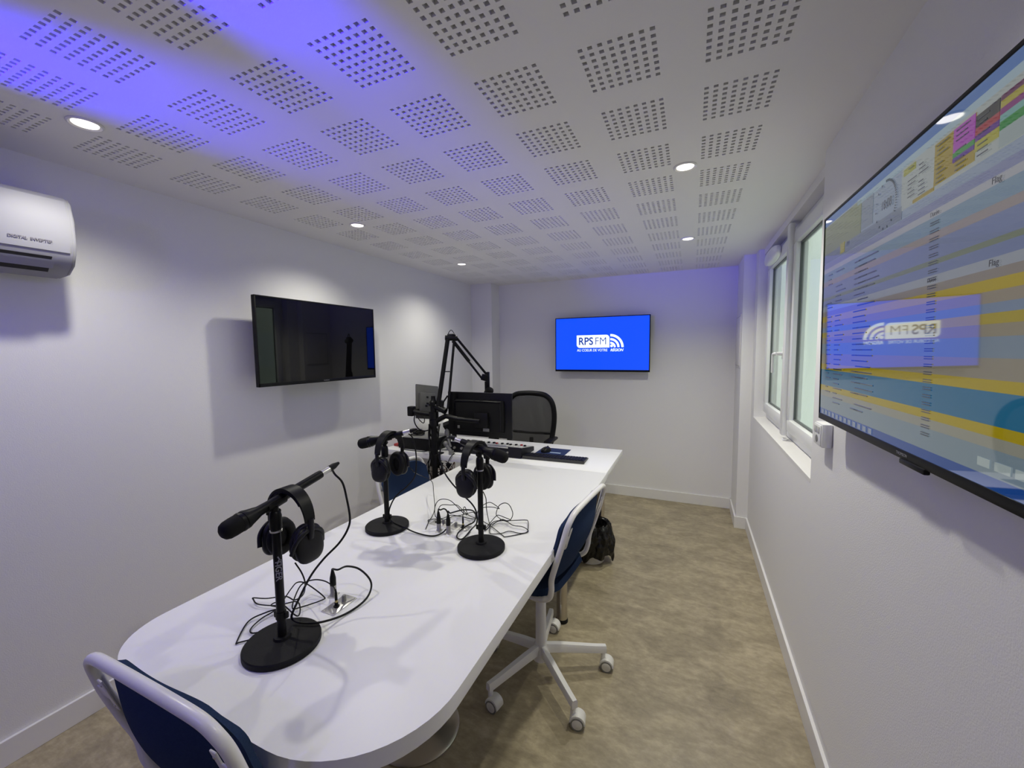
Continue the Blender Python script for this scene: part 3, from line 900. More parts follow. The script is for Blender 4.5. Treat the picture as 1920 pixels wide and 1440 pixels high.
# ------------------------------------------------------------------ mesh office chair behind the desk
def build_office_chair():
    root = empty('office_chair', 'black office chair with see-through mesh back standing behind the desk', 'chair', (-1.475, 2.50, 0), 0.0)
    root.rotation_euler = (0, 0, PI + 0.03)   # faces the desk (-Y)
    # local: faces +Y, back at -Y?  the back stands away from the desk
    yb = -0.16
    pts = [(-0.205, yb+0.03, 0.60), (-0.235, yb, 0.75), (-0.245, yb-0.005, 0.90), (-0.225, yb, 1.02), (-0.16, yb+0.0, 1.09), (-0.06, yb, 1.108), (0.06, yb, 1.108), (0.16, yb, 1.09), (0.225, yb, 1.02), (0.245, yb-0.005, 0.90), (0.235, yb, 0.75), (0.205, yb+0.03, 0.60), (0.1, yb+0.03, 0.585), (-0.1, yb+0.03, 0.585)]
    b = MB(); b.tube(pts, 0.025, 12, closed=True, smooth=5)
    b.tube([(-0.22, yb, 0.72), (0, yb-0.01, 0.71), (0.22, yb, 0.72)], 0.012, 10, smooth=5)
    fr = b.build('back_frame', M['blackplastic'], root)
    def f(u, v):
        z = 0.60 + 0.50*v
        hw = 0.205 + 0.035*math.sin(min(1, v*1.6)*PI/2)
        if v > 0.72: hw *= math.sqrt(max(0.02, 1-((v-0.72)/0.285)**2))
        return ((u*2-1)*hw, yb + 0.012*math.sin(PI*u) , z)
    b = MB(); b.grid(f, 16, 16); b.build('mesh_back', M['mesh'], root)
    b = MB(); b.grid(lambda u, v: ((u*2-1)*(0.215+0.01*math.sin(PI*v)), -0.14+0.46*v, 0.50 + 0.02*math.sin(PI*u)*math.sin(PI*v) - 0.05*max(0, v-0.8)), 14, 14, 0.055)
    b.build('seat', M['blackpad'], root)
    for s in (-1, 1):
        b = MB(); b.tube([(s*0.20, 0.04, 0.47), (s*0.27, 0.03, 0.50), (s*0.275, 0.03, 0.69)], 0.014, 10, smooth=4)
        b.box((s*0.275, 0.05, 0.70), (0.07, 0.25, 0.028), bev=0.012)
        b.build('armrest', M['blackplastic'], root)
    b = MB(); b.tube([(0, -0.05, 0.46), (0, -0.16, 0.50), (0, yb-0.03, 0.66)], 0.02, 12, smooth=4); b.cyl((0, 0, 0.10), (0, 0, 0.46), 0.025); b.box((0, 0, 0.46), (0.2, 0.22, 0.04), bev=0.01)
    b.build('support', M['blackplastic'], root)
    for k in range(5):
        a = 2*PI*k/5 + 0.3
        b = MB(); b.tube([(0, 0, 0.11), (0.30*math.cos(a), 0.30*math.sin(a), 0.075)], lambda t: 0.022-0.008*t, 10)
        b.build('base_arm', M['blackplastic'], root)
        b = MB(); b.lathe([(0.026, -0.02), (0.028, -0.015), (0.028, 0.015), (0.026, 0.02)], (0.30*math.cos(a), 0.30*math.sin(a), 0.028), axis=(-math.sin(a), math.cos(a), 0), seg=18)
        b.cyl((0.30*math.cos(a), 0.30*math.sin(a), 0.03), (0.30*math.cos(a), 0.30*math.sin(a), 0.08), 0.008)
        b.build('castor', M['blackplastic'], root)
build_office_chair()

# ------------------------------------------------------------------ waste bin
def build_bin():
    root = empty('waste_bin', 'white waste bin lined with a black bag on the floor beside the chrome table leg', 'bin', (-0.665, 1.78, 0))
    b = MB(); b.lathe([(0.088, 0.0), (0.093, 0.004), (0.118, 0.27), (0.121, 0.275), (0.116, 0.275), (0.090, 0.01), (0, 0.01)], seg=40)
    b.build('bucket', M['bin'], root)
    rnd = random.Random(5)
    ph = [rnd.uniform(0, 6.28) for _ in range(8)]
    def f(u, v):
        a = 2*PI*u
        # from inside the rim, over it and down outside with a ragged hem
        if v < 0.25:
            t = v/0.25; r = 0.108; z = 0.16 + 0.125*t
        else:
            t = (v-0.25)/0.75
            low = 0.085 + 0.028*math.sin(3*a+ph[0]) + 0.02*math.sin(7*a+ph[1]) - 0.035*max(0, math.cos(a+0.5))
            z = 0.285 + (low-0.285)*t
            r = 0.127 + 0.020*math.sin(PI*t) + 0.018*t*max(0, math.cos(a+0.4)) * 1.6
        w = 0.006*math.sin(9*a+ph[2]+5*v) + 0.004*math.sin(17*a+ph[3]-9*v) + 0.003*math.sin(31*a+ph[4]+14*v)
        r += w*(1.0 if v > 0.25 else 0.3)
        return (r*math.cos(a), r*math.sin(a), z + 0.004*math.sin(5*a+ph[5]))
    b = MB(); b.grid(f, 120, 40)
    bmesh.ops.remove_doubles(b.bm, verts=b.bm.verts, dist=0.0002)
    b.build('bin_liner', M['bag'], root)
build_bin()

# ------------------------------------------------------------------ microphone stands, microphones, headphones
def build_stand(label, x, y, cz=0.0):
    root = empty('microphone_stand', label, 'microphone stand', (x, y, TZ), 0, 'round-based table microphone stands')
    b = MB(); b.lathe([(0.092, 0.0), (0.0945, 0.002), (0.0945, 0.014), (0.092, 0.017), (0.060, 0.0215), (0.022, 0.024), (0.020, 0.03), (0, 0.03)], seg=56)
    b.build('base', M['blackmetal'], root)
    b = MB(); b.cyl((0, 0, 0.02), (0, 0, 0.325), 0.0108, seg=22); b.build('pole', M['blackplastic'], root)
    b = MB(); b.lathe([(0.0118, 0.316), (0.0150, 0.317), (0.0150, 0.321), (0.0118, 0.322)], seg=24); b.build('collar', M['silver'], root)
    b = MB(); b.lathe([(0.0135, 0.322), (0.0150, 0.328), (0.0152, 0.358), (0.013, 0.368), (0.009, 0.372), (0.009, 0.384)], seg=24); b.build('clutch', M['blackplastic'], root)
    b = MB(); b.lathe([(0.0132, cz-0.009), (0.0132, cz+0.009)], seg=20); b.box((0.015, 0.004, cz), (0.010, 0.011, 0.018), bev=0.003); b.box((-0.015, -0.004, cz), (0.007, 0.009, 0.018), bev=0.003)
    b.build('cable_clip', M['rubber'], root)
    return root
s1 = build_stand('black round-based microphone stand nearest the camera with white lettering on its pole', -1.01, -0.385, 0.088)
s2 = build_stand('black round-based microphone stand near the left edge of the table', -1.255, 0.31, 0.052)
s3 = build_stand('black round-based microphone stand on the right of the far pair', -0.772, 0.297, 0.088)
# lettering running down the first pole, facing the camera side
d1 = (Vector((-0.0223, -1.0782, 0)) - Vector((-1.01, -0.385, 0))).normalized()
lm = Matrix.Translation(Vector((0, 0, 0.215)) + d1*0.0109) @ Matrix((( 0, -d1.y, d1.x, 0), (0, d1.x, d1.y, 0), (-1, 0, 0, 0), (0, 0, 0, 1)))
text('pole_lettering', 'TIGER', 0.021, M['whitetext'], s1, lm, bold=0.0004, sx=1.0)
b = MB(); b.tube([Vector((0, 0, 0.252)) + d1*0.0112, Vector((0.003, 0.002, 0.245)) + d1*0.0112, Vector((-0.002, -0.001, 0.232)) + d1*0.0112], 0.0016, 6)
b.build('pole_emblem', M['whitetext'], s1)

def build_mic(label, head, tail, clip):
    """hand microphone from head tip to cable plug, held in the stand's clip"""
    head = Vector(head); tail = Vector(tail); ax = (tail-head).normalized()
    L = (tail-head).length
    root = empty('microphone', label, 'microphone', tuple(clip), 0, 'hand microphones on the table stands')
    prof = [(0, 0), (0.012, 0.001), (0.019, 0.006), (0.0225, 0.014), (0.0235, 0.028), (0.0235, 0.040)]
    b = MB(); b.lathe(prof + [(0.0235, 0.046), (0, 0.046)], head, ax, 28); b.build('grille', M['blackmatte'], root, world=True)
    b = MB(); b.lathe([(0.0238, 0.044), (0.0245, 0.046), (0.0245, 0.050), (0.0225, 0.051), (0.0225, 0.054), (0.024, 0.055), (0.024, 0.060), (0.021, 0.068), (0.0165, 0.085), (0.0135, 0.095), (0.0125, 0.12), (0.0122, L-0.045), (0.0115, L-0.035), (0, L-0.035)], head, ax, 28)
    b.build('body', M['blackplastic'], root, world=True)
    b = MB(); b.lathe([(0.0, L-0.037), (0.0092, L-0.037), (0.0092, L-0.008), (0.0088, L-0.004), (0, L-0.004)], head, ax, 20); b.build('plug', M['silver'], root, world=True)
    # clip: C-shaped cradle with pivot
    c = Vector(clip)
    t = max(0.0, (c-head).dot(ax)); ctr = head + ax*t
    up = Vector((0, 0, 1)); side = ax.cross(up).normalized(); u2 = side.cross(ax).normalized()
    b = MB()
    n = 14
    ring = []
    for i in range(n+1):
        a = PI*0.90 + (PI*1.20)*i/n
        ring.append((math.cos(a), math.sin(a)))
    for (off0, off1) in ((-0.022, 0.030),):
        vs = []
        for o_ in (off0, off1):
            for rr in (0.0128, 0.0168):
                vs.append([b.bm.verts.new(ctr + ax*o_ + side*(cx*rr) + u2*(cy*rr)) for (cx, cy) in ring])
        for i in range(n):
            b.bm.faces.new((vs[0][i], vs[0][i+1], vs[1][i+1], vs[1][i]))
            b.bm.faces.new((vs[2][i], vs[2][i+1], vs[3][i+1], vs[3][i]))
            b.bm.faces.new((vs[1][i], vs[1][i+1], vs[3][i+1], vs[3][i]))
            b.bm.faces.new((vs[0][i], vs[0][i+1], vs[2][i+1], vs[2][i]))
        for e in (0, n): b.bm.faces.new((vs[0][e], vs[1][e], vs[3][e], vs[2][e]))
    b.cyl(ctr - u2*0.012, Vector((c.x, c.y, c.z-0.030)), 0.009, 0.008, 14)
    b.cyl(ctr - u2*0.024 - side*0.012, ctr - u2*0.024 + side*0.012, 0.008, seg=14)
    b.build('clip', M['rubber'], root, world=True)
    return root, tail, ax
top1 = (-1.01, -0.385, 1.145); top2 = (-1.255, 0.31, 1.15); top3 = (-0.772, 0.297, 1.15)
build_mic('black hand microphone on the nearest stand, pointing at the foreground chair', (-1.018, -0.515, 1.103), (-1.020, -0.195, 1.172), (-1.01, -0.385, 1.142))
build_mic('black hand microphone on the left stand of the far pair, pointing at the left wall', (-1.355, 0.258, 1.120), (-1.150, 0.362, 1.176), (-1.255, 0.31, 1.148))
build_mic('black hand microphone on the right stand of the far pair, pointing right', (-0.650, 0.288, 1.118), (-0.895, 0.316, 1.170), (-0.772, 0.297, 1.148))

def build_headphones(label, apex, rz, tilt=0.0, drop=0.0):
    """local: ear-to-ear along X, apex of the band (underside) at the origin, cups below"""
    root = empty('headphones', label, 'headphones', apex, rz, 'black over-ear headphones hanging on the microphones')
    root.rotation_euler = (tilt, 0, rz)
    root.scale = (0.82, 1, drop or 1.0)
    b = MB()
    def band(rx, rzz, w, th, z0, a0=0.02, a1=0.98):
        def f(u, v):
            a = PI*(a0+(a1-a0)*u)
            ww = w*(0.72+0.28*math.sin(a))
            return (-rx*math.cos(a), (v*2-1)*ww/2, z0 + rzz*math.sin(a))
        return f
    b.grid(band(0.092, 0.090, 0.038, 0, -0.082), 30, 3, 0.0065); b.build('headband', M['blackplastic'], root)
    b = MB(); b.grid(band(0.086, 0.083, 0.034, 0, -0.080, 0.2, 0.8), 24, 3, 0.008); b.build('band_cushion', M['blackpad'], root)
    for s in (-1, 1):
        tl = Matrix.Rotation(s*-0.16, 4, 'Y')
        cx = Vector((s*0.060, 0.004, -0.140))
        b = MB()
        b.tube([(s*0.092, 0, -0.070), (s*0.092, 0, -0.10), (s*0.088, 0.0, -0.122)], 0.0085, 10, smooth=3)
        b.tube([(s*0.072, 0.048, -0.150), (s*0.082, 0.040, -0.120), (s*0.088, 0.018, -0.102), (s*0.089, 0, -0.099), (s*0.088, -0.018, -0.102), (s*0.082, -0.040, -0.120), (s*0.072, -0.048, -0.150)], 0.0062, 10, smooth=4)
        y_ = b.build('yoke', M['cupgrey'], root)
        b = MB(); b.lathe([(0.0035, 0.0), (0, 0.0008)], (s*0.0955, 0.0, -0.098), axis=(s, 0, 0), seg=10); b.build('rivet', M['silver'], y_)
        b = MB(); b.ell(cx + Vector((s*0.014, 0, 0)), (0.018, 0.042, 0.050), tl, p=2.8); cup = b.build('ear_cup', M['cupgrey'], root)
        b = MB()
        ring = [cx + Vector((-s*0.008, 0, 0)) + Vector((0, 0.031*math.cos(t), 0.038*math.sin(t))) for t in [2*PI*i/28 for i in range(28)]]
        b.tube(ring, 0.0125, 12, closed=True); b.ell(cx + Vector((-s*0.001, 0, 0)), (0.006, 0.034, 0.041), p=2.4)
        b.build('ear_pad', M['blackpad'], cup)
    return root
h1 = build_headphones('black headphones hanging on the nearest microphone, foremost of the three pairs', (-1.003, -0.348, 1.158), 0.02)
h2 = build_headphones('black headphones hanging on the microphone near the left table edge', (-1.226, 0.311, 1.172), 1.50, drop=1.07)
h3 = build_headphones('black headphones hanging on the right microphone of the far pair', (-0.792, 0.300, 1.166), 1.40, drop=1.07)

# ------------------------------------------------------------------ connector plates and cables
def build_plate(label, cx, cy, rz, sockets, knob, group='connector plates let into the tabletop', w=0.095, d=0.052):
    root = empty('connector_plate', label, 'connector plate', (cx, cy, TZ), rz, group)
    b = MB(); b.box((0, 0, 0.0012), (w, d, 0.0022), bev=0.0006); b.build('plate', M['silver'], root)
    b = MB()
    for sx_ in (-1, 1):
        for sy_ in (-1, 1): b.lathe([(0.0028, 0), (0.002, 0.001), (0, 0.0012)], (sx_*(w/2-0.006), sy_*(d/2-0.006), 0.0022), seg=10)
    b.build('screws', M['nickel'], root)
    if knob:
        b = MB(); b.lathe([(0.007, 0.002), (0.0065, 0.018), (0.005, 0.020), (0, 0.020)], (knob, 0.002, 0), seg=18); b.build('volume_knob', M['greyplastic'], root)
    for s in sockets:
        b = MB(); b.lathe([(0.009, 0.002), (0.009, 0.005), (0.006, 0.006), (0, 0.006)], (s, 0, 0), seg=18); b.build('jack_socket', M['blackplastic'], root)
    return root
def build_socket(label, x, y, group='panel connectors let into the tabletop'):
    root = empty('panel_connector', label, 'connector', (x, y, TZ), 0.3, group)
    b = MB(); b.box((0, 0, 0.0012), (0.026, 0.031, 0.0022), bev=0.0006); b.build('flange', M['silver'], root)
    b = MB(); b.lathe([(0.011, 0.002), (0.011, 0.008), (0.0095, 0.010), (0.0095, 0.036), (0.0085, 0.038), (0, 0.038)], seg=20); b.build('connector_shell', M['nickel'], root)
    return root
build_plate('silver plate with a knob and jack in front of the nearest stand', -1.008, -0.194, 1.5708, [-0.012], 0.020)
build_plate('silver plate with a knob beside the left stand of the far pair', -1.056, 0.438, 0.0, [-0.022], 0.014)
build_plate('silver plate with a knob and jack beside the right stand of the far pair', -0.952, 0.433, 0.0, [0.016], -0.022)
q1 = build_socket('silver round microphone connector beside the nearest connector plate', -1.065, -0.165)
q2 = build_socket('silver round connector nearer the left stand, left of the two side by side', (-1.018, 0.366, 0.740)[0], (-1.018, 0.366, 0.740)[1])
q3 = build_socket('silver round connector nearer the right stand, right of the two side by side', (-0.968, 0.364, 0.740)[0], (-0.968, 0.364, 0.740)[1])

V3 = lambda p, z: (p[0], p[1], z)
S2 = (-1.018, 0.366, 0.740); S3 = (-0.968, 0.364, 0.740)
CG = 'microphone cables between the stands and the table connectors'
def cable(name, label, pts, r, group, plug_start=None, plug_end=None, smooth=8):
    root = empty(name, label, 'cable', pts[-1], 0, group)
    b = MB(); b.tube(pts, r, 8, smooth=smooth); b.build('cord', M['rubber'], root, world=True)
    for pl in (plug_start, plug_end):
        if pl:
            a, c = Vector(pl[0]), Vector(pl[1])
            L = (c-a).length
            b = MB(); b.lathe([(0.0, 0), (0.0042, 0), (0.0088, L*0.45), (0.0095, L*0.55), (0.0095, L), (0, L)], a, c-a, 18); b.build('plug', M['rubber'], root, world=True)
    return root
e1 = Vector((-1.020, -0.195, 1.172))
cable('microphone_cable', 'thick black microphone cable arching from the nearest microphone down to the table', [
    (-1.020, -0.190, 1.172), (-1.027, -0.172, 1.147), (-1.001, -0.168, 1.122), (-0.984, -0.170, 1.074), (-0.964, -0.180, 1.022), (-0.964, -0.190, 0.990), (-0.980, -0.210, 0.952), (-1.013, -0.240, 0.910), (-1.021, -0.280, 0.877), (-1.020, -0.320, 0.835), (-1.020, -0.345, 0.803),
    (-1.035, -0.334, 0.775), (-1.006, -0.328, 0.768), (-0.967, -0.301, 0.763), (-0.954, -0.238, 0.746), (-0.943, -0.182, 0.746), (-0.945, -0.139, 0.752), (-0.955, -0.112, 0.770), (-0.975, -0.104, 0.790), (-1.016, -0.104, 0.810), (-1.041, -0.129, 0.825), (-1.029, -0.175, 0.840), (-1.066, -0.164, 0.828), (-1.065, -0.165, 0.815)], 0.0031, CG,
    plug_start=((-1.022, -0.160, 1.180), (-1.020, -0.199, 1.171)), plug_end=((-1.065, -0.165, 0.825), (-1.065, -0.165, 0.776)))
cable('microphone_cable', 'thick black microphone cable hanging from the microphone near the left wall', [
    (-1.150, 0.362, 1.176), (-1.177, 0.376, 1.162), (-1.163, 0.391, 1.136), (-1.149, 0.392, 1.068), (-1.147, 0.387, 1.001), (-1.147, 0.373, 0.964), (-1.172, 0.358, 0.928), (-1.202, 0.331, 0.897), (-1.225, 0.319, 0.866), (-1.239, 0.309, 0.826), (-1.245, 0.314, 0.787),
    (-1.223, 0.314, 0.768), (-1.165, 0.305, 0.762), (-1.109, 0.306, 0.747), (-1.037, 0.302, 0.745), (-0.999, 0.317, 0.745), (-0.984, 0.356, 0.750), (-0.987, 0.394, 0.765), (-1.001, 0.418, 0.790), (-1.005, 0.408, 0.820), (-1.005, 0.387, 0.835), (-1.007, 0.365, 0.838), V3(S2, 0.838), V3(S2, 0.815)], 0.0031, CG,
    plug_start=((-1.125, 0.374, 1.183), (-1.152, 0.361, 1.175)), plug_end=(V3(S2, 0.826), V3(S2, 0.776)))
cable('microphone_cable', 'thick black microphone cable from the right microphone, falling past the mixing desk', [
    (-0.895, 0.316, 1.170), (-0.910, 0.320, 1.169), (-0.945, 0.326, 1.166), (-0.973, 0.332, 1.133), (-0.976, 0.326, 1.077), (-0.948, 0.313, 1.027), (-0.906, 0.306, 0.985), (-0.855, 0.303, 0.946), (-0.811, 0.298, 0.916), (-0.790, 0.294, 0.888), (-0.787, 0.291, 0.846),
    (-0.883, 0.416, 0.752), (-0.878, 0.333, 0.746), (-0.905, 0.332, 0.746), (-0.921, 0.371, 0.750), (-0.916, 0.430, 0.755), (-0.896, 0.462, 0.765), (-0.909, 0.501, 0.780), (-0.943, 0.528, 0.785), (-0.979, 0.506, 0.790), (-0.969, 0.417, 0.815), (-0.957, 0.363, 0.832), V3(S3, 0.838), V3(S3, 0.815)], 0.0031, CG,
    plug_start=((-0.925, 0.319, 1.177), (-0.891, 0.316, 1.170)), plug_end=(V3(S3, 0.826), V3(S3, 0.776)))

HG = 'thin headphone leads lying on the table'
def lead(label, pts, r=0.0014, smooth=8):
    b = MB(); b.tube(pts, r, 6, smooth=smooth)
    o = b.build('headphone_lead', M['rubber'], None)
    tag(o, label, 'cable', HG)
    return o
lead('thin black lead tangled on the table behind the nearest stand', [
    (-1.018, -0.330, 0.942), (-1.006, -0.320, 0.909), (-1.008, -0.310, 0.872), (-1.103, -0.245, 0.780), (-1.125, -0.258, 0.765), (-1.176, -0.251, 0.760), (-1.228, -0.276, 0.755), (-1.269, -0.290, 0.755), (-1.265, -0.294, 0.753), (-1.232, -0.301, 0.750), (-1.169, -0.284, 0.752), (-1.121, -0.257, 0.760), (-1.088, -0.269, 0.755), (-1.071, -0.294, 0.750),
    (-1.154, -0.285, 0.765), (-1.175, -0.300, 0.760), (-1.142, -0.295, 0.757), (-1.163, -0.322, 0.755), (-1.187, -0.361, 0.745), (-1.134, -0.428, 0.744), (-1.124, -0.426, 0.744), (-1.089, -0.387, 0.746), (-1.096, -0.370, 0.747), (-1.127, -0.390, 0.745), (-1.150, -0.378, 0.745), (-1.161, -0.340, 0.747), (-1.156, -0.293, 0.752),
    (-1.164, -0.240, 0.780), (-1.163, -0.216, 0.790), (-1.150, -0.193, 0.775), (-1.079, -0.192, 0.750), (-1.069, -0.206, 0.748), (-1.093, -0.261, 0.752), (-1.103, -0.283, 0.760), (-1.144, -0.236, 0.770), (-1.149, -0.208, 0.785), (-1.125, -0.184, 0.790), (-1.085, -0.177, 0.790), (-1.044, -0.183, 0.785), (-1.012, -0.204, 0.790), (-1.008, -0.206, 0.797)], 0.0020)
lead('thin black lead from the headphones by the left table edge to the far plates', [
    (-1.219, 0.361, 1.074), (-1.198, 0.367, 1.040), (-1.175, 0.385, 0.999), (-1.157, 0.391, 0.979), (-1.359, 0.708, 0.850), (-1.329, 0.727, 0.830), (-1.306, 0.734, 0.810), (-1.235, 0.641, 0.790), (-1.154, 0.533, 0.770), (-1.131, 0.484, 0.752), (-1.112, 0.424, 0.745), (-1.081, 0.356, 0.743), (-1.109, 0.415, 0.744), (-1.125, 0.438, 0.745), (-1.105, 0.459, 0.745),
    (-1.067, 0.468, 0.750), (-1.049, 0.510, 0.752), (-1.014, 0.524, 0.750), (-0.989, 0.556, 0.752), (-0.965, 0.580, 0.752), (-0.922, 0.528, 0.750), (-0.954, 0.520, 0.748), (-1.007, 0.522, 0.749), (-1.038, 0.515, 0.747), (-1.054, 0.471, 0.746),
    (-1.087, 0.447, 0.760), (-1.090, 0.441, 0.800), (-1.100, 0.473, 0.820), (-1.087, 0.494, 0.830), (-1.059, 0.519, 0.820), (-1.017, 0.513, 0.800), (-0.976, 0.500, 0.780), (-0.964, 0.518, 0.765), (-1.000, 0.532, 0.780), (-1.036, 0.547, 0.790), (-1.050, 0.514, 0.800), (-1.090, 0.497, 0.800), (-1.080, 0.451, 0.790), (-1.068, 0.423, 0.760)], 0.0018)
lead('thin black lead coiled on the table to the right of the far right-hand stand', [
    (-0.762, 0.302, 0.972), (-0.756, 0.313, 0.941), (-0.753, 0.311, 0.899), (-0.855, 0.523, 0.755), (-0.830, 0.489, 0.748), (-0.803, 0.431, 0.745), (-0.787, 0.424, 0.744), (-0.753, 0.443, 0.744), (-0.729, 0.473, 0.745), (-0.679, 0.474, 0.744), (-0.655, 0.495, 0.744), (-0.656, 0.508, 0.748), (-0.686, 0.521, 0.752), (-0.731, 0.520, 0.752), (-0.774, 0.545, 0.752), (-0.806, 0.545, 0.752), (-0.830, 0.521, 0.750), (-0.826, 0.461, 0.748), (-0.832, 0.437, 0.745),
    (-0.836, 0.481, 0.750), (-0.831, 0.540, 0.765), (-0.824, 0.561, 0.768), (-0.790, 0.556, 0.765), (-0.758, 0.550, 0.760), (-0.777, 0.523, 0.765), (-0.805, 0.511, 0.785), (-0.813, 0.521, 0.800), (-0.812, 0.548, 0.820), (-0.792, 0.563, 0.830), (-0.772, 0.571, 0.820), (-0.746, 0.548, 0.800), (-0.744, 0.537, 0.780), (-0.757, 0.525, 0.765), (-0.798, 0.540, 0.760), (-0.821, 0.488, 0.750),
    (-0.810, 0.536, 0.752), (-0.756, 0.565, 0.752), (-0.702, 0.593, 0.752), (-0.686, 0.586, 0.750), (-0.661, 0.522, 0.746), (-0.661, 0.489, 0.743), (-0.720, 0.426, 0.743), (-0.739, 0.429, 0.743), (-0.806, 0.474, 0.746), (-0.880, 0.513, 0.750), (-0.922, 0.528, 0.750), (-0.972, 0.541, 0.755), (-1.006, 0.572, 0.775), (-1.007, 0.557, 0.775), (-0.951, 0.464, 0.800), (-0.936, 0.433, 0.797)], 0.0018)
lead('thin black lead looping in the air behind the far right-hand stand', [
    (-0.907, 0.522, 0.790), (-0.907, 0.565, 0.800), (-0.895, 0.614, 0.800), (-0.860, 0.612, 0.790), (-0.840, 0.605, 0.780), (-0.874, 0.612, 0.780), (-0.910, 0.597, 0.780), (-0.932, 0.574, 0.775), (-0.928, 0.546, 0.760)], 0.0018)
# audio jack standing in the plates
for (p, lab) in (((-0.936, 0.433, 0.7462), 'small black jack plug standing in the plate beside the far right-hand stand'), ((-1.008, -0.206, 0.7462), 'black jack plug with a yellow band standing in the nearest connector plate')):
    root = empty('jack_plug', lab, 'plug', p, 0, 'jack plugs in the table plates')
    b = MB(); b.lathe([(0.0055, 0.0), (0.0055, 0.010), (0, 0.010)], seg=14); b.build('tip', M['blackplastic'], root)
    b = MB(); b.lathe([(0.0042, 0.010), (0.0042, 0.017), (0, 0.017)], seg=14); b.build('band', M['yellow'] , root)
    b = MB(); b.lathe([(0.0042, 0.017), (0.0035, 0.040), (0.0018, 0.050), (0, 0.050)], seg=14); b.build('sleeve', M['rubber'], root)

# ------------------------------------------------------------------ desk equipment
def build_desk_gear():
    # mixing console: wedge, high edge towards the camera
    root = empty('mixing_console', 'dark grey broadcast mixing console with rows of faders on the desk', 'mixing console', (-1.45, 1.71, TZ))
    x0, x1, y0, y1 = -1.76, -1.145, 1.575, 1.875
    b = MB()
    zb, zf = TZ+0.075, TZ+0.035
    v = [(x0, y0+0.03, TZ+0.004), (x1, y0+0.03, TZ+0.004), (x1, y1, TZ+0.004), (x0, y1, TZ+0.004), (x0, y0+0.05, zb), (x1, y0+0.05, zb), (x1+0.0, y1, zf), (x0, y1, zf)]
    bv = [b.bm.verts.new(p) for p in v]
    for f in ((0, 3, 2, 1), (4, 5, 6, 7), (0, 1, 5, 4), (1, 2, 6, 5), (2, 3, 7, 6), (3, 0, 4, 7)): b.bm.faces.new([bv[i] for i in f])
    b.build('case', M['greyplastic'] if False else M['cupgrey'], root, smooth=False, world=True)
    sl = (zf-zb)/(y1-(y0+0.05))
    def P(x, y, dz=0.0): return (x, y, zb+(y-(y0+0.05))*sl+dz)
    b = MB()
    ang = math.atan(sl)
    ym = (y0+0.05+y1)/2
    b.box(P((x0+x1)/2, ym, 0.001), (x1-x0-0.01, y1-y0-0.062, 0.004), rot=(ang, 0, 0)); fp = b.build('fader_panel', M['lightgrey'], root, smooth=False, world=True)
    n = 15
    for k in range(n):
        x = x0+0.03 + k*(x1-x0-0.06)/(n-1)
        b = MB(); b.box(P(x, y0+0.20+0.018*math.sin(k*2.1), 0.008), (0.014, 0.026, 0.014), rot=(ang, 0, 0), bev=0.002)
        b.build('fader', M['blackplastic'] if k % 5 != 3 else M['red'], root, world=True)
    b = MB()
    for k in range(n):
        x = x0+0.03 + k*(x1-x0-0.06)/(n-1)
        for j in range(3): b.box(P(x, y0+0.07+0.024*j, 0.006), (0.015, 0.012, 0.008), rot=(ang, 0, 0), bev=0.0015)
    b.build('buttons', M['paper'], root, world=True)
    b = MB(); b.box((x1-0.26, y0+0.046, zb-0.005), (0.30, 0.006, 0.010)); b.build('label_strip', M['lightgrey'], root, smooth=False, world=True)
    b = MB()
    for k in range(8): b.cyl((x0+0.05+0.065*k, y0+0.04, TZ+0.035), (x0+0.05+0.065*k, y0+0.025, TZ+0.035), 0.009, seg=12)
    b.build('rear_connectors', M['nickel'], root, world=True)
    # keyboard
    root = empty('keyboard', 'black computer keyboard on the desk near its right corner', 'keyboard', (-0.915, 1.70, TZ), 0.035)
    b = MB(); b.prism([(-0.076, 0.002), (0.076, 0.002), (0.076, 0.010), (-0.076, 0.022)], -0.228, 0.228, Matrix(((0, 0, 1, 0), (1, 0, 0, 0), (0, 1, 0, 0), (0, 0, 0, 1))), bev=0.003)
    b.build('case', M['kbcase'], root)
    for r in range(6):
        b = MB()
        for k in range(21):
            y = -0.060+0.0225*r
            b.box((-0.2135+0.0213*k, y, 0.0195-0.0116*(y+0.076)/0.152*1.0+0.0035), (0.018, 0.018, 0.007), bev=0.0015)
        b.build('key_row', M['blackplastic'], root)
    # mouse mat and mouse
    b = MB(); b.box((0, 0, 0.0015), (0.23, 0.19, 0.003), bev=0.0008)
    o = b.build('mouse_mat', M['matblue'], None); o.location = (-0.995, 1.905, TZ); tag(o, 'dark blue mouse mat with pale lettering behind the keyboard', 'mouse mat')
    b = MB(); b.box((0, 0, 0), (0.085, 0.022, 0.0006)); k = b.build('mat_print', mat('mat_print', (0.35, 0.45, 0.62), 0.7), o, smooth=False); k.location = (0.03, -0.045, 0.0031)
    b = MB(); b.ell((0, 0, 0.003), (0.031, 0.054, 0.034), p=2.3)
    bmesh.ops.bisect_plane(b.bm, geom=b.bm.verts[:]+b.bm.edges[:]+b.bm.faces[:], plane_co=(0, 0, 0.0), plane_no=(0, 0, -1), clear_outer=True)
    root = empty('computer_mouse', 'black computer mouse on the blue mouse mat', 'mouse', (-1.045, 1.875, TZ+0.003), -0.2)
    b.build('shell', M['blackplastic'], root)
    b = MB(); b.lathe([(0.008, -0.003), (0.009, 0), (0.008, 0.003)], (0, 0.028, 0.031), axis=(1, 0, 0), seg=16); b.build('scroll_wheel', M['rubber'], root)
    # monitor seen from behind
    root = empty('monitor', 'black computer monitor seen from behind on a support arm over the desk', 'monitor', (-1.46, 1.60, 0.91))
    b = MB(); b.span((-1.745, 1.585, 0.885), (-1.205, 1.605, 1.218), bev=0.004); b.build('panel', M['blackplastic'], root, world=True)
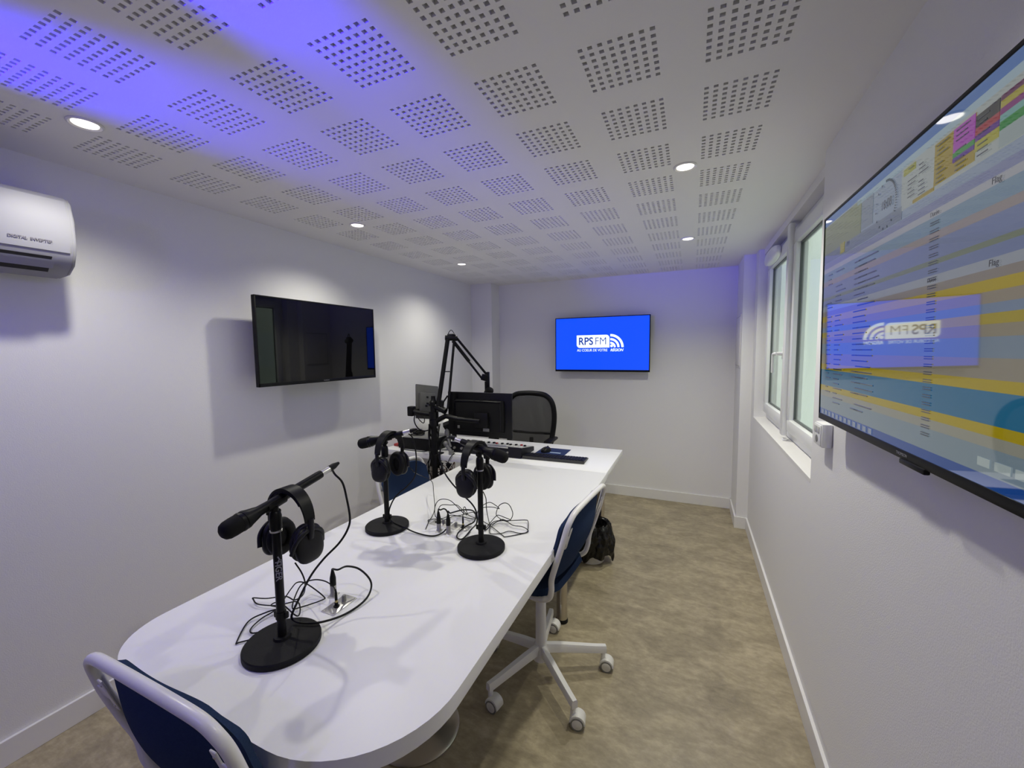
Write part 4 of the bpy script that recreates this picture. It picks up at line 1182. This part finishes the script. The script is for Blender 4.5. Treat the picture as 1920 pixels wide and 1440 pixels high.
    b = MB(); b.span((-1.69, 1.560, 0.925), (-1.26, 1.587, 1.165), bev=0.012); b.build('rear_cover', M['blackmatte'], root, world=True)
    b = MB()
    b.tube([(-1.665, 1.557, 1.135), (-1.64, 1.556, 1.155), (-1.31, 1.556, 1.155), (-1.285, 1.557, 1.14), (-1.283, 1.557, 0.95)], 0.004, 8, smooth=3)
    b.build('trim_line', M['cupgrey'], root, world=True)
    b = MB(); b.box((-1.635, 1.556, 0.955), (0.018, 0.003, 0.022)); b.box((-1.40, 1.556, 0.945), (0.05, 0.003, 0.022)); b.build('rating_label', M['greyplastic'], root, smooth=False, world=True)
    b = MB(); b.span((-1.738, 1.604, 0.895), (-1.212, 1.607, 1.208)); b.build('screen', M['offscreen'], root, smooth=False, world=True)
    # small tilted monitor left of the pole
    root = empty('small_monitor', 'small grey monitor tilted beside the pole, left of the large monitor', 'monitor', (-1.99, 1.66, 1.10), 0)
    c = Vector((-1.935, 1.58, 1.130)); Rr = Euler((-0.25, 0.16, 1.12))
    b = MB(); b.box((0, 0, 0), (0.20, 0.014, 0.27), bev=0.003); bmesh.ops.transform(b.bm, matrix=Matrix.Translation(c) @ Rr.to_matrix().to_4x4(), verts=b.bm.verts); b.build('panel', M['smallmon'], root, world=True)
    b = MB(); b.box((-0.01, -0.022, -0.02), (0.14, 0.034, 0.17), bev=0.006); bmesh.ops.transform(b.bm, matrix=Matrix.Translation(c) @ Rr.to_matrix().to_4x4(), verts=b.bm.verts); b.build('rear_cover', M['smallmon'], root, world=True)
    b = MB()
    for (xx, zz) in ((-0.02, 0.03), (-0.02, -0.02), (0.0, -0.03), (-0.03, -0.04)): b.box((xx, -0.040, zz), (0.018, 0.003, 0.014))
    bmesh.ops.transform(b.bm, matrix=Matrix.Translation(c) @ Rr.to_matrix().to_4x4(), verts=b.bm.verts); b.build('ports', M['blackplastic'], root, smooth=False, world=True)
    # pole with the two monitor arms, clamped to the front edge of the desk
    root = empty('monitor_pole', 'black clamped pole carrying the monitors and the boom arm', 'monitor stand', (-1.798, 1.466, 0.60))
    px, py = -1.798, 1.466
    b = MB(); b.cyl((px, py, 0.56), (px, py, 1.155), 0.0225, seg=20); b.build('pole', M['blackmetal'], root, world=True)
    b = MB(); b.span((px-0.035, py-0.01, 0.741), (px+0.035, py+0.075, 0.752), bev=0.002); b.span((px-0.03, py-0.02, 0.655), (px+0.03, py+0.0205, 0.752), bev=0.003); b.span((px-0.03, py-0.01, 0.655), (px+0.03, py+0.07, 0.668), bev=0.002); b.cyl((px, py+0.045, 0.63), (px, py+0.045, 0.697), 0.010)
    b.build('desk_clamp', M['blackmetal'], root, world=True)
    b = MB(); b.lathe([(0.034, 1.02), (0.034, 1.075)], (px, py, 0), seg=22); b.tube([(px, py, 1.05), (px-0.12, py-0.02, 1.062), (px-0.175, py-0.03, 1.075)], 0.019, 12); b.box((px-0.18, py-0.03, 1.075), (0.05, 0.05, 0.075), bev=0.008)
    b.tube([(px-0.18, py-0.02, 1.07), (px-0.13, py+0.07, 1.08), (-1.96, 1.56, 1.13)], 0.014, 10)
    b.build('left_arm', M['blackplastic'], root, world=True)
    b = MB(); b.lathe([(0.034, 0.965), (0.034, 1.015)], (px, py, 0), seg=22)
    b.tube([(px, py, 0.995), (px+0.10, py+0.012, 1.045), (px+0.19, py+0.03, 1.025)], 0.019, 12); b.tube([(px+0.19, py+0.03, 1.025), (px+0.36, py+0.065, 1.015)], 0.017, 12); b.box((px+0.37, py+0.075, 1.02), (0.11, 0.035, 0.11), bev=0.006)
    b.build('right_arm', M['blackplastic'], root, world=True)
    # bundle of cables strapped to the pole
    rnd = random.Random(11)
    b = MB()
    for k in range(12):
        a = rnd.uniform(0, 6.28); pts = []
        for z in (0.98, 0.90, 0.82, 0.74, 0.66, 0.58, 0.50):
            rr = 0.028 + rnd.uniform(0, 0.020) + (0.020 if z < 0.72 else 0)
            a += rnd.uniform(-0.6, 0.6)
            yy = py + min(rr*math.sin(a), -0.002 if z > 0.66 and z < 0.78 else 1)
            pts.append((px+rr*math.cos(a), yy, z))
        b.tube(pts, rnd.choice((0.003, 0.004, 0.0025)), 6, smooth=5)
    o = b.build('pole_cables', M['rubber'], root, world=True); o['kind'] = 'stuff'
    b = MB()
    b.tube([(-1.913, 1.392, 1.067), (-1.916, 1.385, 1.007), (-1.889, 1.393, 0.955), (-1.860, 1.425, 0.931), (-1.837, 1.468, 0.933)], 0.0045, 8, smooth=6)
    b.tube([(-1.913, 1.392, 1.067), (-1.879, 1.402, 1.015), (-1.853, 1.412, 0.994), (-1.846, 1.417, 1.022), (-1.864, 1.423, 1.045)], 0.0035, 8, smooth=6)
    b.build('arm_cables', M['rubber'], root, world=True)
    # loose wires under the desk
    b = MB(); b2 = MB()
    for k in range(16):
        cx, cy, cz = -1.80+rnd.uniform(-0.08, 0.10), 1.52+rnd.uniform(0.02, 0.12), 0.52+rnd.uniform(-0.10, 0.06)
        pts = [(cx+rnd.uniform(-0.09, 0.09), cy+rnd.uniform(-0.05, 0.05), cz+rnd.uniform(-0.09, 0.09)) for _ in range(6)]
        (b if k % 2 else b2).tube(pts, rnd.choice((0.003, 0.0022)), 6, smooth=6)
    b.tube([(-1.83, 1.50, 0.50), (-1.84, 1.55, 0.3), (-1.9, 1.6, 0.1), (-2.1, 1.7, 0.01)], 0.006, 8, smooth=6)
    o = b.build('cable_tangle', M['rubber'], None); tag(o, 'tangle of black cables hanging below the desk beside the pole', 'cables', kind='stuff')
    o = b2.build('wire_tangle', M['brown'], None); tag(o, 'reddish brown wires hanging below the desk beside the pole', 'wires', kind='stuff')
    # single lead with a small connector hanging off the desk edge
    b = MB(); b.tube([(-1.637, 1.490, 0.764), (-1.668, 1.485, 0.734), (-1.689, 1.480, 0.688), (-1.700, 1.480, 0.646), (-1.720, 1.480, 0.602), (-1.802, 1.500, 0.570), (-1.855, 1.520, 0.571)], 0.003, 8, smooth=6)
    o = b.build('hanging_lead', M['rubber'], None); tag(o, 'black lead drooping over the desk edge to the right of the pole', 'cable')
    b = MB(); b.box((-1.684, 1.478, 0.673), (0.035, 0.012, 0.03), rot=(0, 0.5, 0.2), bev=0.003); b.tube([(-1.707, 1.478, 0.687), (-1.680, 1.478, 0.648)], 0.004, 6); b.tube([(-1.655, 1.478, 0.688), (-1.698, 1.478, 0.655)], 0.003, 6)
    b.build('splitter', M['blackplastic'], o)
    # boom arm
    root = empty('boom_arm', 'black jointed microphone boom arm rising above the monitors', 'microphone arm', (px, py, 1.155))
    J0 = Vector((-1.737, 1.470, 1.117)); J1 = Vector((-1.686, 1.560, 1.635)); J2 = Vector((-1.501, 1.740, 1.320))
    b = MB(); b.lathe([(0.026, 0), (0.030, 0.012), (0.030, 0.03), (0.018, 0.045), (0.016, 0.075), (0, 0.075)], (px, py, 1.12), seg=20)
    b.cyl(J0+Vector((0.045, 0.0, -0.035)), J0+Vector((-0.04, 0.0, 0.0)), 0.024, seg=20); b.cyl(J0+Vector((-0.0, 0.0, -0.04)), J0+Vector((0.015, 0.0, 0.045)), 0.018)
    b.build('base_joint', M['blackplastic'], root, world=True)
    sd = Vector((0.915, 0.404, 0))
    def bar(name, a, c, r, mt_=M['blackmetal']):
        b = MB(); b.cyl(a, c, r, seg=4 if False else 12); return b.build(name, mt_, root, world=True)
    low = bar('lower_bar', J0 - sd*0.018, J1 - sd*0.024, 0.0165)
    bar('lower_bar', J0 + sd*0.055 + Vector((0, 0, -0.02)), J1 + sd*0.022 - Vector((0, 0, 0.02)), 0.0095)
    b = MB(); m0 = J0.lerp(J1, 0.5); b.cyl(m0 - sd*0.02, m0 + sd*0.03, 0.004); b.cyl(J0+sd*0.0, J0 + sd*0.055 + Vector((0, 0, 0.08)), 0.006)
    b.build('cross_strut', M['blackmetal'], root, world=True)
    b = MB(); b.cyl(J1 - sd*0.045 + Vector((0, 0, -0.005)), J1 + sd*0.045 + Vector((0, 0, -0.01)), 0.020, seg=20); b.box(J1 + Vector((0, 0, 0.0)), (0.06, 0.03, 0.05), rot=(0, 0, 0.41), bev=0.008)
    b.build('elbow_joint', M['blackplastic'], root, world=True)
    b = MB(); b.tube([J1 - sd*0.03, J1 - sd*0.02 + Vector((0, 0, 0.03)), J1 + Vector((0, 0, 0.052)), J1 + sd*0.02 + Vector((0, 0, 0.03)), J1 + sd*0.028], 0.0028, 8, smooth=5)
    b.build('cable_loop', M['rubber'], root, world=True)
    dn = Vector((0, 0, -1))
    bar('upper_bar', J1 + sd*0.025 + Vector((0, 0, 0.012)), J2 + sd*0.012 + Vector((0, 0, 0.028)), 0.0095)
    q = J1.lerp(J2, 0.52)
    bar('upper_bar', J1 + sd*0.01 - Vector((0, 0, 0.03)), J2 - sd*0.018 - Vector((0, 0, 0.012)), 0.0085)
    bar('upper_bar', J1 + sd*0.012 - Vector((0, 0, 0.028)), q + sd*0.0 - Vector((0, 0, 0.022)), 0.0135)
    b = MB(); b.box(J2, (0.055, 0.03, 0.05), rot=(0, 0.3, 0.41), bev=0.006); b.box(J2 + sd*0.025 + Vector((0, 0, -0.035)), (0.022, 0.022, 0.16), bev=0.004)
    b.cyl(J2 + sd*0.01 + Vector((0, 0, -0.03)), J2 + sd*0.01 + Vector((0, 0, -0.10)), 0.012)
    b.build('head_joint', M['blackplastic'], root, world=True)
    root2 = empty('studio_microphone', 'black studio microphone with round grille hanging at the end of the boom arm', 'microphone', tuple(J2 + Vector((0.02, 0.02, -0.20))))
    b = MB()
    hub = J2 + sd*0.012 + Vector((0, 0, -0.10))
    e = Vector((-1.490, 1.760, 1.163))
    b.tube([hub, hub+Vector((-0.03, 0, -0.05)), hub+Vector((-0.045, 0, -0.10))], 0.006, 8); b.tube([hub, hub+Vector((0.03, 0.01, -0.04)), e], 0.008, 8)
    b.build('shock_mount', M['blackmetal'], root2, world=True)
    b = MB(); b.lathe([(0, 0), (0.026, 0.003), (0.033, 0.016), (0.033, 0.05), (0.028, 0.09), (0.028, 0.17), (0, 0.17)], Vector((-1.456, 1.750, 1.237)), axis=(-0.55, 0.1, -0.85), seg=26); b.build('body', M['blackmatte'], root2, world=True)
    # black rack unit on the left of the desk, router dome and bits
    root = empty('rack_unit', 'black flat electronics box on the left part of the desk', 'electronics box', (-2.02, 1.70, TZ))
    b = MB(); b.span((-2.17, 1.55, TZ), (-1.86, 1.80, TZ+0.095), bev=0.004); b.build('case', M['blackplastic'], root, world=True)
    b = MB(); b.span((-2.165, 1.552, TZ+0.095), (-1.865, 1.798, TZ+0.099), bev=0.001); b.build('lid', M['greyplastic'], root, world=True)
    b = MB(); b.box((-1.86, 1.549, TZ+0.03), (0.03, 0.003, 0.012)); b.build('label_sticker', M['paper'], root, smooth=False, world=True)
    b = MB()
    for k in range(5):
        pts = [(-2.09+0.05*math.cos(t)+rnd.uniform(-0.01, 0.01), 1.66+0.045*math.sin(t)+rnd.uniform(-0.01, 0.01), TZ+0.106+0.006*k) for t in [2*PI*i/9 for i in range(9)]]
        b.tube(pts, 0.0035, 6, closed=True, smooth=5)
    o = b.build('coiled_cable', M['rubber'], None); tag(o, 'small coil of black cable lying on the electronics box', 'cable')
    root = empty('router', 'grey dome-shaped device against the wall at the back of the desk', 'router', (-2.20, 1.93, TZ))
    b = MB(); b.ell((-2.18, 1.93, TZ), (0.13, 0.10, 0.175), p=2.6)
    bmesh.ops.bisect_plane(b.bm, geom=b.bm.verts[:]+b.bm.edges[:]+b.bm.faces[:], plane_co=(0, 0, TZ), plane_no=(0, 0, -1), clear_outer=True)
    b.build('shell', M['lightgrey'], root, world=True)
    b = MB(); b.box((-2.20, 1.825, TZ+0.06), (0.05, 0.012, 0.11), bev=0.003); b.build('stand', M['greyplastic'], root, world=True)
    b = MB(); b.span((-2.30, 1.60, TZ), (-2.20, 1.68, TZ+0.02), bev=0.003)
    tag(b.build('reddish_block', M['red'], None), 'small red block standing in for thin reddish cables at the left end of the desk', 'connector')  # plain block added in place of thin reddish cables
    b = MB()
    b.tube([(-2.318, 1.378, 0.745), (-2.283, 1.524, 0.750), (-2.210, 1.616, 0.745), (-1.997, 1.466, 0.745), (-1.919, 1.533, 0.745), (-1.882, 1.566, 0.745)], 0.003, 6, smooth=6) if False else None
    b.tube([(-2.29, 1.62, TZ+0.015), (-2.15, 1.53, TZ+0.006), (-2.05, 1.51, TZ+0.005), (-1.93, 1.52, TZ+0.006), (-1.85, 1.51, TZ+0.03)], 0.003, 6, smooth=6)
    tag(b.build('desk_cable', M['rubber'], None), 'thin black cable lying along the front left edge of the desk', 'cable')
    # pair of grey hinged arms with rounded ends beside the console
    root = empty('desk_bracket', 'pair of light grey hinged arms with rounded ends between the electronics box and the console', 'bracket', (-1.72, 1.53, TZ))
    b = MB(); b.ell((-1.725, 1.530, 0.908), (0.018, 0.018, 0.030)); b.tube([(-1.725, 1.530, 0.908), (-1.708, 1.530, 0.839), (-1.694, 1.530, 0.799)], 0.009, 12, smooth=3); b.build('upper_arm', M['greyplastic'], root, world=True)
    b = MB(); b.ell((-1.737, 1.530, 0.820), (0.022, 0.018, 0.022)); b.tube([(-1.737, 1.530, 0.820), (-1.691, 1.530, 0.762)], 0.014, 12); b.cyl((-1.690, 1.530, 0.770), ((-1.690, 1.530, 0.770)[0], 1.53, TZ), 0.02); b.build('lower_arm', M['greyplastic'], root, world=True)
    # papers / card behind the pole
    root = empty('paper_sheet', 'white sheet of paper leaning between the pole and the large monitor', 'paper', (-1.80, 1.72, 0.95))
    b = MB(); b.box((-1.884, 1.730, 0.967), (0.11, 0.08, 0.002), rot=(0.5, -0.35, 0.3)); o = b.build('sheet', M['paper'], root, smooth=False, world=True)
    b = MB(); b.tube([(-1.80, 1.76, TZ), (-1.80, 1.75, 0.93)], 0.02, 10); b.box((-1.80, 1.74, 0.95), (0.16, 0.09, 0.06), rot=(0.5, -0.4, 0.4), bev=0.006); b.cyl((-1.80, 1.76, TZ), (-1.80, 1.76, TZ+0.012), 0.05)
    b.build('holder', M['blackplastic'], root, world=True)
build_desk_gear()
